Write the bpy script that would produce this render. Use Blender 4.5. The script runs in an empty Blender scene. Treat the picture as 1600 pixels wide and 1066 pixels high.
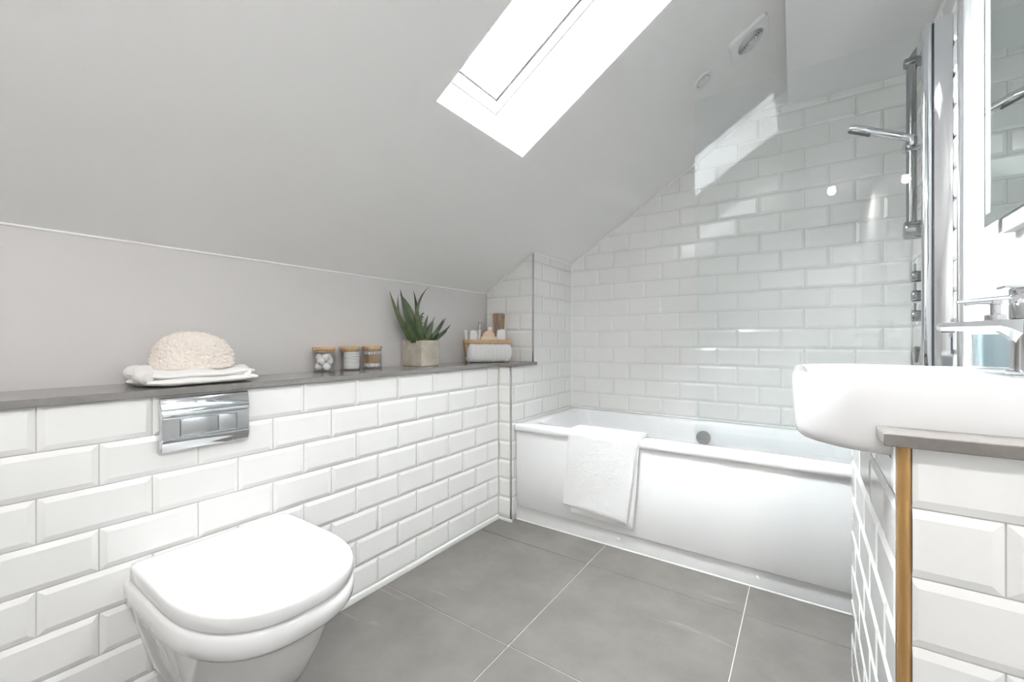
import bpy, bmesh, math, random
from mathutils import Vector, Matrix, noise

random.seed(7)
scene = bpy.context.scene
COL = scene.collection
R = math.radians
PI = math.pi

# ------------------------------------------------------------------ camera
CAM_H = 0.98
cd = bpy.data.cameras.new('camera')
cam = bpy.data.objects.new('camera', cd)
COL.objects.link(cam)
cam.location = (0, 0, CAM_H)
cam.rotation_euler = (R(90), 0, R(34.536))
cd.sensor_fit = 'HORIZONTAL'
cd.sensor_width = 36.0
cd.lens = 662.73 / 1600 * 36.0
cd.shift_y = -1.65 / 1600
cd.clip_start = 0.02
scene.camera = cam

# ------------------------------------------------------------------ view
vs = scene.view_settings
vs.view_transform = 'Standard'
vs.look = 'None'
vs.exposure = 1.5
vs.gamma = 1.0
vs.use_curve_mapping = False
scene.cycles.use_denoising = True
scene.cycles.max_bounces = 14
scene.cycles.diffuse_bounces = 8
scene.cycles.glossy_bounces = 6
scene.cycles.transparent_max_bounces = 16
scene.cycles.sample_clamp_indirect = 8.0
scene.cycles.caustics_reflective = False
scene.cycles.caustics_refractive = False

# ------------------------------------------------------------------ sky (even, bright overcast)
SKY = 42.0
w = bpy.data.worlds.new('sky')
scene.world = w
w.use_nodes = True
bg = w.node_tree.nodes['Background']
bg.inputs[0].default_value = (0.93, 0.97, 1.0, 1)
bg.inputs[1].default_value = SKY
LAMP_W = 19.0      # the lit ceiling lamp, watts


# ------------------------------------------------------------------ materials
MATS = {}


def nodes_of(name):
    m = bpy.data.materials.new(name)
    m.use_nodes = True
    nt = m.node_tree
    b = nt.nodes['Principled BSDF']
    MATS[name] = m
    return m, nt, b


def mat(name, col, rough=0.5, metal=0.0, coat=0.0, spec=0.5, bump=None, vary=None, sss=0.0):
    """bump=(scale,strength,distance); vary=(scale,amount)"""
    m, nt, b = nodes_of(name)
    b.inputs['Base Color'].default_value = (*col, 1)
    b.inputs['Roughness'].default_value = rough
    b.inputs['Metallic'].default_value = metal
    b.inputs['Coat Weight'].default_value = coat
    b.inputs['Coat Roughness'].default_value = 0.04
    b.inputs['Specular IOR Level'].default_value = spec
    tc = nt.nodes.new('ShaderNodeTexCoord')
    if vary:
        n = nt.nodes.new('ShaderNodeTexNoise')
        n.inputs['Scale'].default_value = vary[0]
        n.inputs['Detail'].default_value = 4
        nt.links.new(tc.outputs['Object'], n.inputs['Vector'])
        mr = nt.nodes.new('ShaderNodeMapRange')
        mr.inputs['From Min'].default_value = 0.3
        mr.inputs['From Max'].default_value = 0.7
        mr.inputs['To Min'].default_value = 1 - vary[1]
        mr.inputs['To Max'].default_value = 1 + vary[1]
        nt.links.new(n.outputs['Fac'], mr.inputs['Value'])
        mx = nt.nodes.new('ShaderNodeMix')
        mx.data_type = 'RGBA'
        mx.blend_type = 'MULTIPLY'
        mx.inputs['Factor'].default_value = 1
        mx.inputs[6].default_value = (*col, 1)
        nt.links.new(mr.outputs['Result'], mx.inputs[7])
        nt.links.new(mx.outputs[2], b.inputs['Base Color'])
    if bump:
        n2 = nt.nodes.new('ShaderNodeTexNoise')
        n2.inputs['Scale'].default_value = bump[0]
        n2.inputs['Detail'].default_value = 3
        nt.links.new(tc.outputs['Object'], n2.inputs['Vector'])
        bp = nt.nodes.new('ShaderNodeBump')
        bp.inputs['Strength'].default_value = bump[1]
        bp.inputs['Distance'].default_value = bump[2]
        nt.links.new(n2.outputs['Fac'], bp.inputs['Height'])
        nt.links.new(bp.outputs['Normal'], b.inputs['Normal'])
    return m


def thin_glass(name, tint, reflect=1.0, rough=0.0):
    m, nt, b = nodes_of(name)
    nt.nodes.remove(b)
    out = nt.nodes['Material Output']
    tr = nt.nodes.new('ShaderNodeBsdfTransparent')
    tr.inputs[0].default_value = (*tint, 1)
    gl = nt.nodes.new('ShaderNodeBsdfGlossy')
    gl.inputs['Roughness'].default_value = rough
    gl.inputs['Color'].default_value = (reflect, reflect, reflect, 1)
    fr = nt.nodes.new('ShaderNodeFresnel')
    # both faces of the pane reflect like an air-to-glass surface
    ge = nt.nodes.new('ShaderNodeNewGeometry')
    io = nt.nodes.new('ShaderNodeMapRange')
    io.inputs['To Min'].default_value = 1.5
    io.inputs['To Max'].default_value = 1 / 1.5
    nt.links.new(ge.outputs['Backfacing'], io.inputs['Value'])
    nt.links.new(io.outputs['Result'], fr.inputs['IOR'])
    mx = nt.nodes.new('ShaderNodeMixShader')
    nt.links.new(fr.outputs[0], mx.inputs[0])
    nt.links.new(tr.outputs[0], mx.inputs[1])
    nt.links.new(gl.outputs[0], mx.inputs[2])
    nt.links.new(mx.outputs[0], out.inputs[0])
    return m


def stone_mat(name, c1, c2, c3, scale, rough, vein=0.0, bump=0.0):
    m, nt, b = nodes_of(name)
    tc = nt.nodes.new('ShaderNodeTexCoord')
    n = nt.nodes.new('ShaderNodeTexNoise')
    n.inputs['Scale'].default_value = scale
    n.inputs['Detail'].default_value = 8
    n.inputs['Roughness'].default_value = 0.62
    nt.links.new(tc.outputs['Object'], n.inputs['Vector'])
    cr = nt.nodes.new('ShaderNodeValToRGB')
    e = cr.color_ramp.elements
    e[0].position = 0.32
    e[0].color = (*c1, 1)
    e[1].position = 0.68
    e[1].color = (*c3, 1)
    k = cr.color_ramp.elements.new(0.5)
    k.color = (*c2, 1)
    nt.links.new(n.outputs['Fac'], cr.inputs[0])
    last = cr.outputs[0]
    if vein:
        mp = nt.nodes.new('ShaderNodeMapping')
        mp.inputs['Scale'].default_value = (2.2, 9.0, 4.0)
        mp.inputs['Rotation'].default_value = (0, 0, 0.9)
        nt.links.new(tc.outputs['Object'], mp.inputs[0])
        n2 = nt.nodes.new('ShaderNodeTexNoise')
        n2.inputs['Scale'].default_value = 1.3
        n2.inputs['Detail'].default_value = 7
        n2.inputs['Distortion'].default_value = 0.8
        nt.links.new(mp.outputs[0], n2.inputs['Vector'])
        r2 = nt.nodes.new('ShaderNodeValToRGB')
        r2.color_ramp.elements[0].position = 0.66
        r2.color_ramp.elements[0].color = (0, 0, 0, 1)
        r2.color_ramp.elements[1].position = 0.80
        r2.color_ramp.elements[1].color = (vein, vein, vein, 1)
        nt.links.new(n2.outputs['Fac'], r2.inputs[0])
        mx = nt.nodes.new('ShaderNodeMix')
        mx.data_type = 'RGBA'
        nt.links.new(r2.outputs[0], mx.inputs['Factor'])
        nt.links.new(last, mx.inputs[6])
        mx.inputs[7].default_value = (0.62, 0.62, 0.62, 1)
        last = mx.outputs[2]
    nt.links.new(last, b.inputs['Base Color'])
    b.inputs['Roughness'].default_value = rough
    if bump:
        bp = nt.nodes.new('ShaderNodeBump')
        bp.inputs['Strength'].default_value = bump
        bp.inputs['Distance'].default_value = 0.002
        nt.links.new(n.outputs['Fac'], bp.inputs['Height'])
        nt.links.new(bp.outputs['Normal'], b.inputs['Normal'])
    return m


def wood_mat(name, c1, c2, scale=(3, 3, 40), rough=0.5):
    m, nt, b = nodes_of(name)
    tc = nt.nodes.new('ShaderNodeTexCoord')
    mp = nt.nodes.new('ShaderNodeMapping')
    mp.inputs['Scale'].default_value = scale
    nt.links.new(tc.outputs['Object'], mp.inputs[0])
    n = nt.nodes.new('ShaderNodeTexNoise')
    n.inputs['Scale'].default_value = 4
    n.inputs['Detail'].default_value = 6
    nt.links.new(mp.outputs[0], n.inputs['Vector'])
    cr = nt.nodes.new('ShaderNodeValToRGB')
    cr.color_ramp.elements[0].position = 0.35
    cr.color_ramp.elements[0].color = (*c1, 1)
    cr.color_ramp.elements[1].position = 0.65
    cr.color_ramp.elements[1].color = (*c2, 1)
    nt.links.new(n.outputs['Fac'], cr.inputs[0])
    nt.links.new(cr.outputs[0], b.inputs['Base Color'])
    b.inputs['Roughness'].default_value = rough
    return m


def brushed_mat(name, col):
    m, nt, b = nodes_of(name)
    b.inputs['Base Color'].default_value = (*col, 1)
    b.inputs['Metallic'].default_value = 1
    b.inputs['Roughness'].default_value = 0.3
    tc = nt.nodes.new('ShaderNodeTexCoord')
    mp = nt.nodes.new('ShaderNodeMapping')
    mp.inputs['Scale'].default_value = (40, 4, 900)
    nt.links.new(tc.outputs['Object'], mp.inputs[0])
    n = nt.nodes.new('ShaderNodeTexNoise')
    n.inputs['Scale'].default_value = 1
    nt.links.new(mp.outputs[0], n.inputs['Vector'])
    bp = nt.nodes.new('ShaderNodeBump')
    bp.inputs['Strength'].default_value = 0.25
    bp.inputs['Distance'].default_value = 0.0006
    nt.links.new(n.outputs['Fac'], bp.inputs['Height'])
    nt.links.new(bp.outputs['Normal'], b.inputs['Normal'])
    return m


mat('paint', (0.69, 0.668, 0.662), 0.75, bump=(160, 0.05, 0.001))
mat('ceiling_paint', (0.90, 0.892, 0.885), 0.8, bump=(160, 0.05, 0.001))
mat('bright_paint', (0.935, 0.94, 0.945), 0.55)
mat('tile', (0.90, 0.897, 0.885), 0.07, coat=0.3, bump=(9, 0.03, 0.004))
mat('grout', (0.70, 0.69, 0.66), 0.9, bump=(300, 0.2, 0.001))
mat('sealant', (0.90, 0.90, 0.885), 0.35)
mat('ceramic', (0.87, 0.87, 0.87), 0.06, coat=0.5)
mat('seat_plastic', (0.90, 0.90, 0.90), 0.13, coat=0.2)
mat('acrylic', (0.90, 0.905, 0.915), 0.12, coat=0.3)
mat('panel_acrylic', (0.86, 0.86, 0.86), 0.22, coat=0.2)
mat('chrome', (0.74, 0.755, 0.775), 0.06, metal=1)
mat('shower_chrome', (0.34, 0.345, 0.345), 0.10, metal=1)
mat('satin_chrome', (0.62, 0.62, 0.62), 0.25, metal=1)
brushed_mat('brushed_steel', (0.62, 0.63, 0.65))
mat('gasket', (0.03, 0.03, 0.035), 0.5)
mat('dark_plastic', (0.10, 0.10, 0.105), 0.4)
mat('hollow', (0.14, 0.14, 0.145), 0.5)
mat('gold_trim', (0.40, 0.235, 0.085), 0.35, metal=0.4)
mat('grey_plastic', (0.42, 0.42, 0.43), 0.5)
mat('white_plastic', (0.86, 0.86, 0.87), 0.35)
mat('window_white', (0.90, 0.90, 0.90), 0.4)
mat('cotton', (0.93, 0.93, 0.925), 0.95, bump=(500, 0.5, 0.002))
mat('terry', (0.92, 0.915, 0.91), 0.95, bump=(420, 0.9, 0.004))
mat('muslin', (0.92, 0.91, 0.895), 0.95, bump=(260, 0.5, 0.002))
mat('sponge', (0.86, 0.79, 0.72), 0.95, bump=(260, 0.6, 0.003))
wood_mat('bamboo', (0.52, 0.33, 0.17), (0.66, 0.45, 0.26), (10, 60, 10))
wood_mat('basket_wood', (0.42, 0.26, 0.13), (0.58, 0.39, 0.21), (8, 8, 120))
wood_mat('brush_wood', (0.62, 0.42, 0.29), (0.72, 0.51, 0.37), (8, 40, 8))
mat('bristle', (0.80, 0.70, 0.55), 0.9, bump=(400, 0.8, 0.003))
mat('mitt_brown', (0.27, 0.19, 0.13), 0.95, bump=(350, 1.0, 0.004), vary=(90, 0.25))
mat('cream_cloth', (0.80, 0.73, 0.60), 0.9, bump=(350, 0.6, 0.002))
stone_mat('concrete', (0.38, 0.34, 0.28), (0.50, 0.455, 0.385), (0.60, 0.555, 0.48), 22, 0.9, bump=0.25)
stone_mat('quartz', (0.225, 0.215, 0.205), (0.24, 0.23, 0.22), (0.256, 0.246, 0.236), 80, 0.14)
stone_mat('vanity_quartz', (0.178, 0.160, 0.147), (0.190, 0.172, 0.158), (0.203, 0.184, 0.170), 70, 0.08)
stone_mat('floor_tile', (0.150, 0.138, 0.127), (0.174, 0.161, 0.149), (0.198, 0.185, 0.172), 5.5, 0.42, vein=0.22)
mat('floor_grout', (0.66, 0.64, 0.61), 0.9)
mat('leaf_dark', (0.026, 0.043, 0.017), 0.35, vary=(25, 0.35))
mat('leaf_mid', (0.055, 0.083, 0.026), 0.38, vary=(30, 0.35))
mat('leaf_light', (0.075, 0.14, 0.04), 0.4, vary=(40, 0.3))
mat('soil', (0.05, 0.04, 0.03), 1.0, bump=(150, 1, 0.004))
mat('soap', (0.31, 0.41, 0.44), 0.1, coat=0.4)
mat('bud_stick', (0.60, 0.40, 0.20), 0.7)
mat('mirror_glass', (0.86, 0.92, 0.91), 0.0, metal=1)
mat('frosted_band', (0.78, 0.88, 0.87), 0.35, metal=0.6)
mat('bottle_clear', (0.75, 0.77, 0.76), 0.1, coat=0.3)
mat('hose', (0.80, 0.81, 0.82), 0.25, metal=0.85)
thin_glass('screen_glass', (0.982, 0.994, 0.993))
thin_glass('clear_glass', (0.985, 0.985, 0.985))
thin_glass('window_glass', (0.97, 0.98, 0.98))
mat('lamp_face', (0.80, 0.80, 0.79), 0.3)
m_, nt_, b_ = nodes_of('lamp_lit')
b_.inputs['Emission Color'].default_value = (1, 0.96, 0.91, 1)
b_.inputs['Emission Strength'].default_value = 12.0


# ------------------------------------------------------------------ mesh helpers
def obj(name, bm, material, parent=None, smooth=35, local=False):
    me = bpy.data.meshes.new(name)
    bmesh.ops.recalc_face_normals(bm, faces=bm.faces[:])
    bm.to_mesh(me)
    bm.free()
    for mm in (material if isinstance(material, (list, tuple)) else [material]):
        me.materials.append(MATS[mm])
    if smooth:
        me.shade_smooth()
        me.set_sharp_from_angle(angle=R(smooth))
    o = bpy.data.objects.new(name, me)
    COL.objects.link(o)
    if parent:
        attach(o, parent, local)
    return o


def base_matrix(o):
    return Matrix.LocRotScale(o.location, o.rotation_euler, o.scale)


def attach(o, parent, local=False):
    o.parent = parent
    if not local:
        m = base_matrix(parent)
        p = parent.parent
        inv = m.inverted()
        if p:
            inv = (base_matrix(p) @ parent.matrix_parent_inverse @ m).inverted()
        o.matrix_parent_inverse = inv


def tag(o, label=None, cat=None, group=None, kind=None):
    if label:
        o['label'] = label
    if cat:
        o['category'] = cat
    if group:
        o['group'] = group
    if kind:
        o['kind'] = kind
    return o


def thing(name, label, cat, loc=(0, 0, 0), rotz=0.0, group=None):
    o = bpy.data.objects.new(name, None)
    o.empty_display_size = 0.05
    COL.objects.link(o)
    o.location = loc
    o.rotation_euler = (0, 0, rotz)
    return tag(o, label, cat, group)


def struct(name, bm, material, parent=None, smooth=0):
    o = obj(name, bm, material, parent, smooth)
    if parent is None:
        o['kind'] = 'structure'
    return o


def box(bm, x0, x1, y0, y1, z0, z1, bev=0.0, seg=2, M=None):
    co = [(x, y, z) for x in (x0, x1) for y in (y0, y1) for z in (z0, z1)]
    v = [bm.verts.new(M @ Vector(c) if M else c) for c in co]
    fs = [(0, 1, 3, 2), (4, 6, 7, 5), (0, 4, 5, 1), (2, 3, 7, 6), (0, 2, 6, 4), (1, 5, 7, 3)]
    faces = [bm.faces.new([v[i] for i in f]) for f in fs]
    if bev:
        ed = list({e for f in faces for e in f.edges})
        bmesh.ops.bevel(bm, geom=ed, offset=bev, segments=seg, profile=0.5, affect='EDGES')
    return bm


def nb():
    return bmesh.new()


def loft(bm, rings, cap0=True, cap1=True, closed=True):
    vr = [[bm.verts.new(p) for p in r] for r in rings]
    n = len(vr[0])
    for a, b in zip(vr, vr[1:]):
        for i in range(n if closed else n - 1):
            j = (i + 1) % n
            bm.faces.new((a[i], a[j], b[j], b[i]))
    if cap0:
        bm.faces.new(list(reversed(vr[0])))
    if cap1:
        bm.faces.new(vr[-1])
    return vr


def tube(bm, pts, r, n=12, cap=True, squash=None):
    pts = [Vector(p) for p in pts]
    rs = r if isinstance(r, (list, tuple)) else [r] * len(pts)
    t0 = (pts[1] - pts[0]).normalized()
    ref = Vector((0, 0, 1)) if abs(t0.z) < 0.9 else Vector((0, 1, 0))
    u = t0.cross(ref).normalized()
    rings = []
    for i, p in enumerate(pts):
        t = (pts[min(i + 1, len(pts) - 1)] - pts[max(i - 1, 0)]).normalized()
        u = (u - t * u.dot(t)).normalized()
        v = t.cross(u)
        rings.append([p + (u * math.cos(2 * PI * k / n) + v * math.sin(2 * PI * k / n)) * rs[i] for k in range(n)])
    loft(bm, rings, cap, cap)
    return bm


def lathe(bm, prof, c, n=32, cap0=True, cap1=True, axis=None):
    """prof [(r,z)], c centre; axis=(U,V,W) frame, W is the turning axis"""
    U, V, W = axis or (Vector((1, 0, 0)), Vector((0, 1, 0)), Vector((0, 0, 1)))
    c = Vector(c)
    rings = [[c + (U * math.cos(2 * PI * k / n) + V * math.sin(2 * PI * k / n)) * r + W * z for k in range(n)] for r, z in prof]
    loft(bm, rings, cap0, cap1)
    return bm


def prism(bm, poly, vec):
    vec = Vector(vec)
    a = [Vector(p) for p in poly]
    loft(bm, [a, [p + vec for p in a]])
    return bm


def rrect(x0, x1, y0, y1, r, n=8):
    """rounded rectangle outline, radii r = single or (x0y0, x1y0, x1y1, x0y1)"""
    rr = r if isinstance(r, (list, tuple)) else (r,) * 4
    cs = [((x0, y0), 1, 1, PI), ((x1, y0), -1, 1, 1.5 * PI), ((x1, y1), -1, -1, 0), ((x0, y1), 1, -1, 0.5 * PI)]
    out = []
    for (c, sx, sy, a0), q in zip(cs, rr):
        cx, cy = c[0] + sx * q, c[1] + sy * q
        for i in range(n + 1):
            a = a0 + 0.5 * PI * i / n
            out.append((cx + q * math.cos(a), cy + q * math.sin(a)))
    return out


def at_z(o2, z):
    return [(x, y, z) for x, y in o2]


# ------------------------------------------------------------------ tiled surfaces
TP_W, TP_H = 0.2015, 0.1015        # pitch of the bevelled wall tiles
Z0 = 0.022                         # first joint above the floor
GAP = 0.0022
TH = 0.008


def tile_bm(wd, ht):
    bm = nb()
    b = 0.0125
    lo, hi = 0.0035, TH
    w2, h2 = wd - GAP, ht - GAP
    o = GAP / 2
    r0 = [(o, o, 0), (o + w2, o, 0), (o + w2, o + h2, 0), (o, o + h2, 0)]
    r1 = [(x, y, lo) for x, y, _ in r0]
    r2 = [(o + b, o + b, hi), (o + w2 - b, o + b, hi), (o + w2 - b, o + h2 - b, hi), (o + b, o + h2 - b, hi)]
    loft(bm, [r0, r1, r2], False, True)
    return bm


_full = None


def full_tile():
    global _full
    if _full is None:
        bm = tile_bm(TP_W, TP_H)
        bmesh.ops.recalc_face_normals(bm, faces=bm.faces[:])
        _full = bpy.data.meshes.new('tile')
        bm.to_mesh(_full)
        bm.free()
        _full.materials.append(MATS['tile'])
    return _full


def tile_wall(parent, org, U, N, u0, u1, v0, v1, uoff=0.0, flip=0, planes=()):
    """lay tiles on the plane org + u*U + v*Z (v is world z); planes: list of (a,b,c) keeping a*u+b*v<=c"""
    U, N, V = Vector(U), Vector(N), Vector((0, 0, 1))
    org = Vector(org)
    half = [(-1, 0, -u0), (1, 0, u1), (0, -1, -v0), (0, 1, v1)] + list(planes)
    k0 = int(math.floor((v0 - Z0) / TP_H))
    k1 = int(math.ceil((v1 - Z0) / TP_H))
    for k in range(k0, k1):
        vb = Z0 + k * TP_H
        off = uoff + (TP_W / 2 if (k + flip) % 2 else 0)
        i0 = int(math.floor((u0 - off) / TP_W))
        i1 = int(math.ceil((u1 - off) / TP_W))
        for i in range(i0, i1):
            ub = off + i * TP_W
            cs = [(ub, vb), (ub + TP_W, vb), (ub + TP_W, vb + TP_H), (ub, vb + TP_H)]
            out = False
            cut = []
            for a, b, c in half:
                d = [a * x + b * y - c for x, y in cs]
                if min(d) > -0.006:
                    out = True
                    break
                if max(d) > 1e-5:
                    cut.append((a, b, c))
            if out:
                continue
            if not cut:
                me = full_tile()
            else:
                bm = tile_bm(TP_W, TP_H)
                for a, b, c in cut:
                    ln = math.hypot(a, b)
                    cc = (c - a * ub - b * vb) / ln - 0.0008
                    no = Vector((a / ln, b / ln, 0))
                    bmesh.ops.bisect_plane(bm, geom=bm.verts[:] + bm.edges[:] + bm.faces[:], dist=1e-6,
                                           plane_co=no * cc, plane_no=no, clear_outer=True)
                if len(bm.faces) == 0:
                    bm.free()
                    continue
                # close the sawn sides down to the wall
                be = [e for e in bm.edges if e.is_boundary and max(v.co.z for v in e.verts) > 1e-5]
                r = bmesh.ops.extrude_edge_only(bm, edges=be)
                for g in r['geom']:
                    if isinstance(g, bmesh.types.BMVert):
                        g.co.z = 0
                bmesh.ops.recalc_face_normals(bm, faces=bm.faces[:])
                me = bpy.data.meshes.new('tile')
                bm.to_mesh(me)
                bm.free()
                me.materials.append(MATS['tile'])
            o = bpy.data.objects.new('tile', me)
            COL.objects.link(o)
            p = org + U * ub + V * vb
            W = Vector((0, 0, 0))
            # (u,v,n) frame; keep it right-handed by mirroring the tile when needed
            hand = U.cross(V).dot(N)
            if hand > 0:
                mx = Matrix((U, V, N)).transposed().to_4x4()
                mx.translation = p
            else:
                mx = Matrix((U, V, N)).transposed().to_4x4()
                mx.translation = p
            o.parent = parent
            o.matrix_basis = mx


# ------------------------------------------------------------------ room dimensions (metres)
XW = -1.383        # tiled face of the low boxed wall
XN = -1.298        # tiled face of the wall at the foot of the bath
XK = -1.645        # painted upper wall above the ledge
XR = 0.402         # tiled face of the right wall in the bath alcove
XP = 0.427         # painted right wall
YN = 1.877         # front of the lower return
YU = 2.106         # front of the upper return
YB = 2.603         # tiled back wall
YF = -0.95         # wall behind the camera
YP = 1.916         # bath panel
ZS0, ZS1 = 0.834, 0.852   # ledge
SA = math.atan(0.638)
SO = Vector((XK, 0, 1.272))
SD = Vector((math.cos(SA), 0, math.sin(SA)))
SN = Vector((-math.sin(SA), 0, math.cos(SA)))
SY = Vector((0, 1, 0))
ZSOF = 2.187


def slope_z(x):
    return 1.272 + 0.638 * (x - XK)


def sl(s, y, d=0.0):
    return SO + SD * s + SY * y + SN * d


# ---- floor
bm = box(nb(), XK - 0.1, XR + 0.1, YF - 0.1, YB + 0.1, -0.06, -0.0025)
floor = struct('floor', bm, 'floor_grout')
FP = 0.603
fx = [-1.384 + FP * i for i in range(-1, 5)]
fy = [1.1145 + FP * i for i in range(-4, 3)]
for i in range(len(fx) - 1):
    for j in range(len(fy) - 1):
        a0, a1 = max(fx[i], XW - 0.004), min(fx[i + 1], XP)
        b0, b1 = max(fy[j], YF), min(fy[j + 1], 1.97)
        if a1 - a0 < 0.02 or b1 - b0 < 0.02:
            continue
        g = 0.0016
        o = obj('floor_tile', box(nb(), a0 + g, a1 - g, b0 + g, b1 - g, -0.012, 0.0, 0.0008, 1), 'floor_tile', floor, 30)

# ---- low boxed wall on the left, with the tiled face
bm = box(nb(), XK - 0.06, XW - TH, YF - 0.05, YB + 0.05, -0.02, ZS0)
wall_left = struct('wall_left', bm, 'grout')
tile_wall(wall_left, (XW - TH, 0, 0), (0, 1, 0), (1, 0, 0), YF, YN - 0.002, Z0, ZS0, uoff=0.1745 - TP_W * 6, flip=1)
bm = box(nb(), XW - TH, XW + 0.006, YF, YN + 0.004, -0.005, Z0, 0.004)
struct('baseboard_left', bm, 'sealant', smooth=40)

# ---- upper painted wall
bm = box(nb(), XK - 0.06, XK, YF - 0.05, YB + 0.05, ZS0, 1.30)
struct('wall_knee', bm, 'paint')

# ---- lower return (boxing that runs under the bath end)
bm = box(nb(), XW - 0.05, XN - TH, YN + TH, YB + 0.05, -0.02, ZS0)
wl = struct('wall_return_lower', bm, 'grout')
tile_wall(wl, (0, YN + TH, 0), (1, 0, 0), (0, -1, 0), XW + 0.003, XN - 0.004, Z0, ZS0, uoff=XW - 0.10, flip=0)
tile_wall(wl, (XN - TH, 0, 0), (0, 1, 0), (1, 0, 0), YN + 0.004, YB - 0.001, 0.49, ZS0, uoff=2.117 - TP_W * 2, flip=0)
tile_wall(wl, (XN - TH, 0, 0), (0, 1, 0), (1, 0, 0), YN + 0.004, YP + 0.03, Z0, 0.49, uoff=2.117 - TP_W * 2, flip=0)
# ---- upper return
bm = nb()
prism(bm, [(XK - 0.05, YU + TH, ZS0 - 0.01), (XN - TH, YU + TH, ZS0 - 0.01), (XN - TH, YU + TH, slope_z(XN) + 0.05), (XK - 0.05, YU + TH, slope_z(XK) + 0.05)], (0, YB + 0.05 - YU, 0))
wu = struct('wall_return_upper', bm, 'grout')
tile_wall(wu, (0, YU + TH, 0), (1, 0, 0), (0, -1, 0), XK + 0.002, XN - 0.004, ZS1 + 0.001, 1.50, uoff=-1.400 - TP_W * 3, flip=0,
          planes=[(-0.638, 1, 1.272 - 0.638 * XK - 0.004)])
tile_wall(wu, (XN - TH, 0, 0), (0, 1, 0), (1, 0, 0), YU + 0.004, YB - 0.001, ZS0, slope_z(XN) - 0.004, uoff=2.117 - TP_W * 2, flip=0)

# ---- chrome corner trims on the returns
def trim(n, bm, m='satin_chrome'):
    return struct('trim_%d' % n, bm, m, smooth=40)


trim(1, box(nb(), XN - 0.0095, XN + 0.0005, YN - 0.0005, YN + 0.0095, 0.012, ZS0, 0.002))
trim(2, box(nb(), XN - 0.0095, XN + 0.0005, YU - 0.0005, YU + 0.0095, ZS1, slope_z(XN) - 0.006, 0.002))
trim(3, box(nb(), XW - 0.003, XN + 0.008, YN - 0.006, YN + 0.004, -0.004, 0.012, 0.003), 'sealant')

# ---- back wall
bm = box(nb(), XK - 0.05, XP + 0.06, YB + TH, YB + 0.10, -0.02, 2.75)
wall_back = struct('wall_back', bm, 'bright_paint')
bm = nb()
prism(bm, [(XN - 0.02, YB + TH - 0.002, 0.4), (XR, YB + TH - 0.002, 0.4), (XR, YB + TH - 0.002, ZSOF), (-0.19, YB + TH - 0.002, 2.198), (XN - 0.02, YB + TH - 0.002, slope_z(XN - 0.02))], (0, 0.004, 0))
gb = struct('wall_back_tiled', bm, 'grout')
tile_wall(gb, (0, YB + TH - 0.001, 0), (1, 0, 0), (0, -1, 0), XN + 0.001, XR - 0.001, 0.49, 2.192, uoff=-1.206 - TP_W * 2, flip=0,
          planes=[(-0.638, 1, 1.272 - 0.638 * XK - 0.008)])

# ---- right wall
bm = box(nb(), XP, XP + 0.12, YF - 0.05, YB + 0.06, -0.02, 2.6)
wall_right = struct('wall_right', bm, 'bright_paint')
bm = box(nb(), XR + TH, XP + 0.01, 1.909, YB + 0.02, 0.0, ZSOF + 0.01)
gb2 = struct('wall_right_tiled', bm, 'bright_paint')
tile_wall(gb2, (XR + TH, 0, 0), (0, 1, 0), (-1, 0, 0), 1.917, YB - 0.001, 0.49, ZSOF - 0.002, uoff=YB - TP_W * 5, flip=1)
trim(4, box(nb(), XR - 0.001, XR + 0.010, 1.9055, 1.9165, 0.0, ZSOF, 0.002))

# ---- wall behind the camera, with a door
struct('wall_front', box(nb(), XK - 0.06, XP + 0.1, YF - 0.1, YF, -0.02, 2.7), 'bright_paint')
door = struct('door_1', box(nb(), -1.24, -0.52, YF, YF + 0.03, 0.005, 1.50, 0.003), 'window_white', smooth=40)
for (z0, z1) in ((0.15, 0.66), (0.80, 1.40)):
    for (a, b) in ((-1.17, -0.92), (-0.86, -0.60)):
        obj('door_panel', box(nb(), a, b, YF + 0.028, YF + 0.036, z0, z1, 0.004), 'window_white', door)
obj('door_handle', tube(nb(), [(-0.575, YF + 0.03, 0.73), (-0.575, YF + 0.075, 0.73), (-0.68, YF + 0.08, 0.73)], 0.009), 'chrome', door)

# ---- sloping ceiling with the roof window opening
S0, S1, Y0, Y1 = 0.8364, 1.80, 0.953, 1.440
DEP = 0.25


def slab(bm, s0, s1, y0, y1, d0=0.0, d1=DEP):
    a = [sl(s0, y0, d0), sl(s1, y0, d0), sl(s1, y1, d0), sl(s0, y1, d0)]
    loft(bm, [a, [p + SN * (d1 - d0) for p in a]])


bm = nb()
slab(bm, -0.06, S0, YF - 0.05, YB + 0.05)
slab(bm, S1, 2.46, YF - 0.05, YB + 0.05)
slab(bm, S0, S1, YF - 0.05, Y0)
slab(bm, S0, S1, Y1, YB + 0.05)
struct('ceiling', bm, 'ceiling_paint')
# thin white line where slope and upper wall meet
bm = tube(nb(), [(XK + 0.001, YF, 1.270), (XK + 0.001, YU + TH, 1.270)], 0.0035, 8)
trim(6, bm, 'bright_paint')
# sealant beads
trim(7, tube(nb(), [(XN + 0.001, YB - 0.001, 0.52), (XN + 0.001, YB - 0.001, 1.49)], 0.0045, 8), 'sealant')
trim(8, tube(nb(), [(XN, YB - 0.003, slope_z(XN) - 0.006), (-0.19, YB - 0.003, 2.197)], 0.0055, 8), 'sealant')
trim(9, tube(nb(), [(-0.19, YB - 0.003, 2.197), (XR, YB - 0.003, 2.190)], 0.0045, 8), 'sealant')
trim(10, tube(nb(), [(XK + 0.004, YU - 0.001, slope_z(XK) - 0.004), (XN, YU - 0.001, slope_z(XN) - 0.006)], 0.004, 8), 'sealant')
trim(11, tube(nb(), [(XN + 0.001, YU, slope_z(XN) - 0.004), (XN + 0.001, YB, slope_z(XN) - 0.004)], 0.0045, 8), 'sealant')

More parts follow.
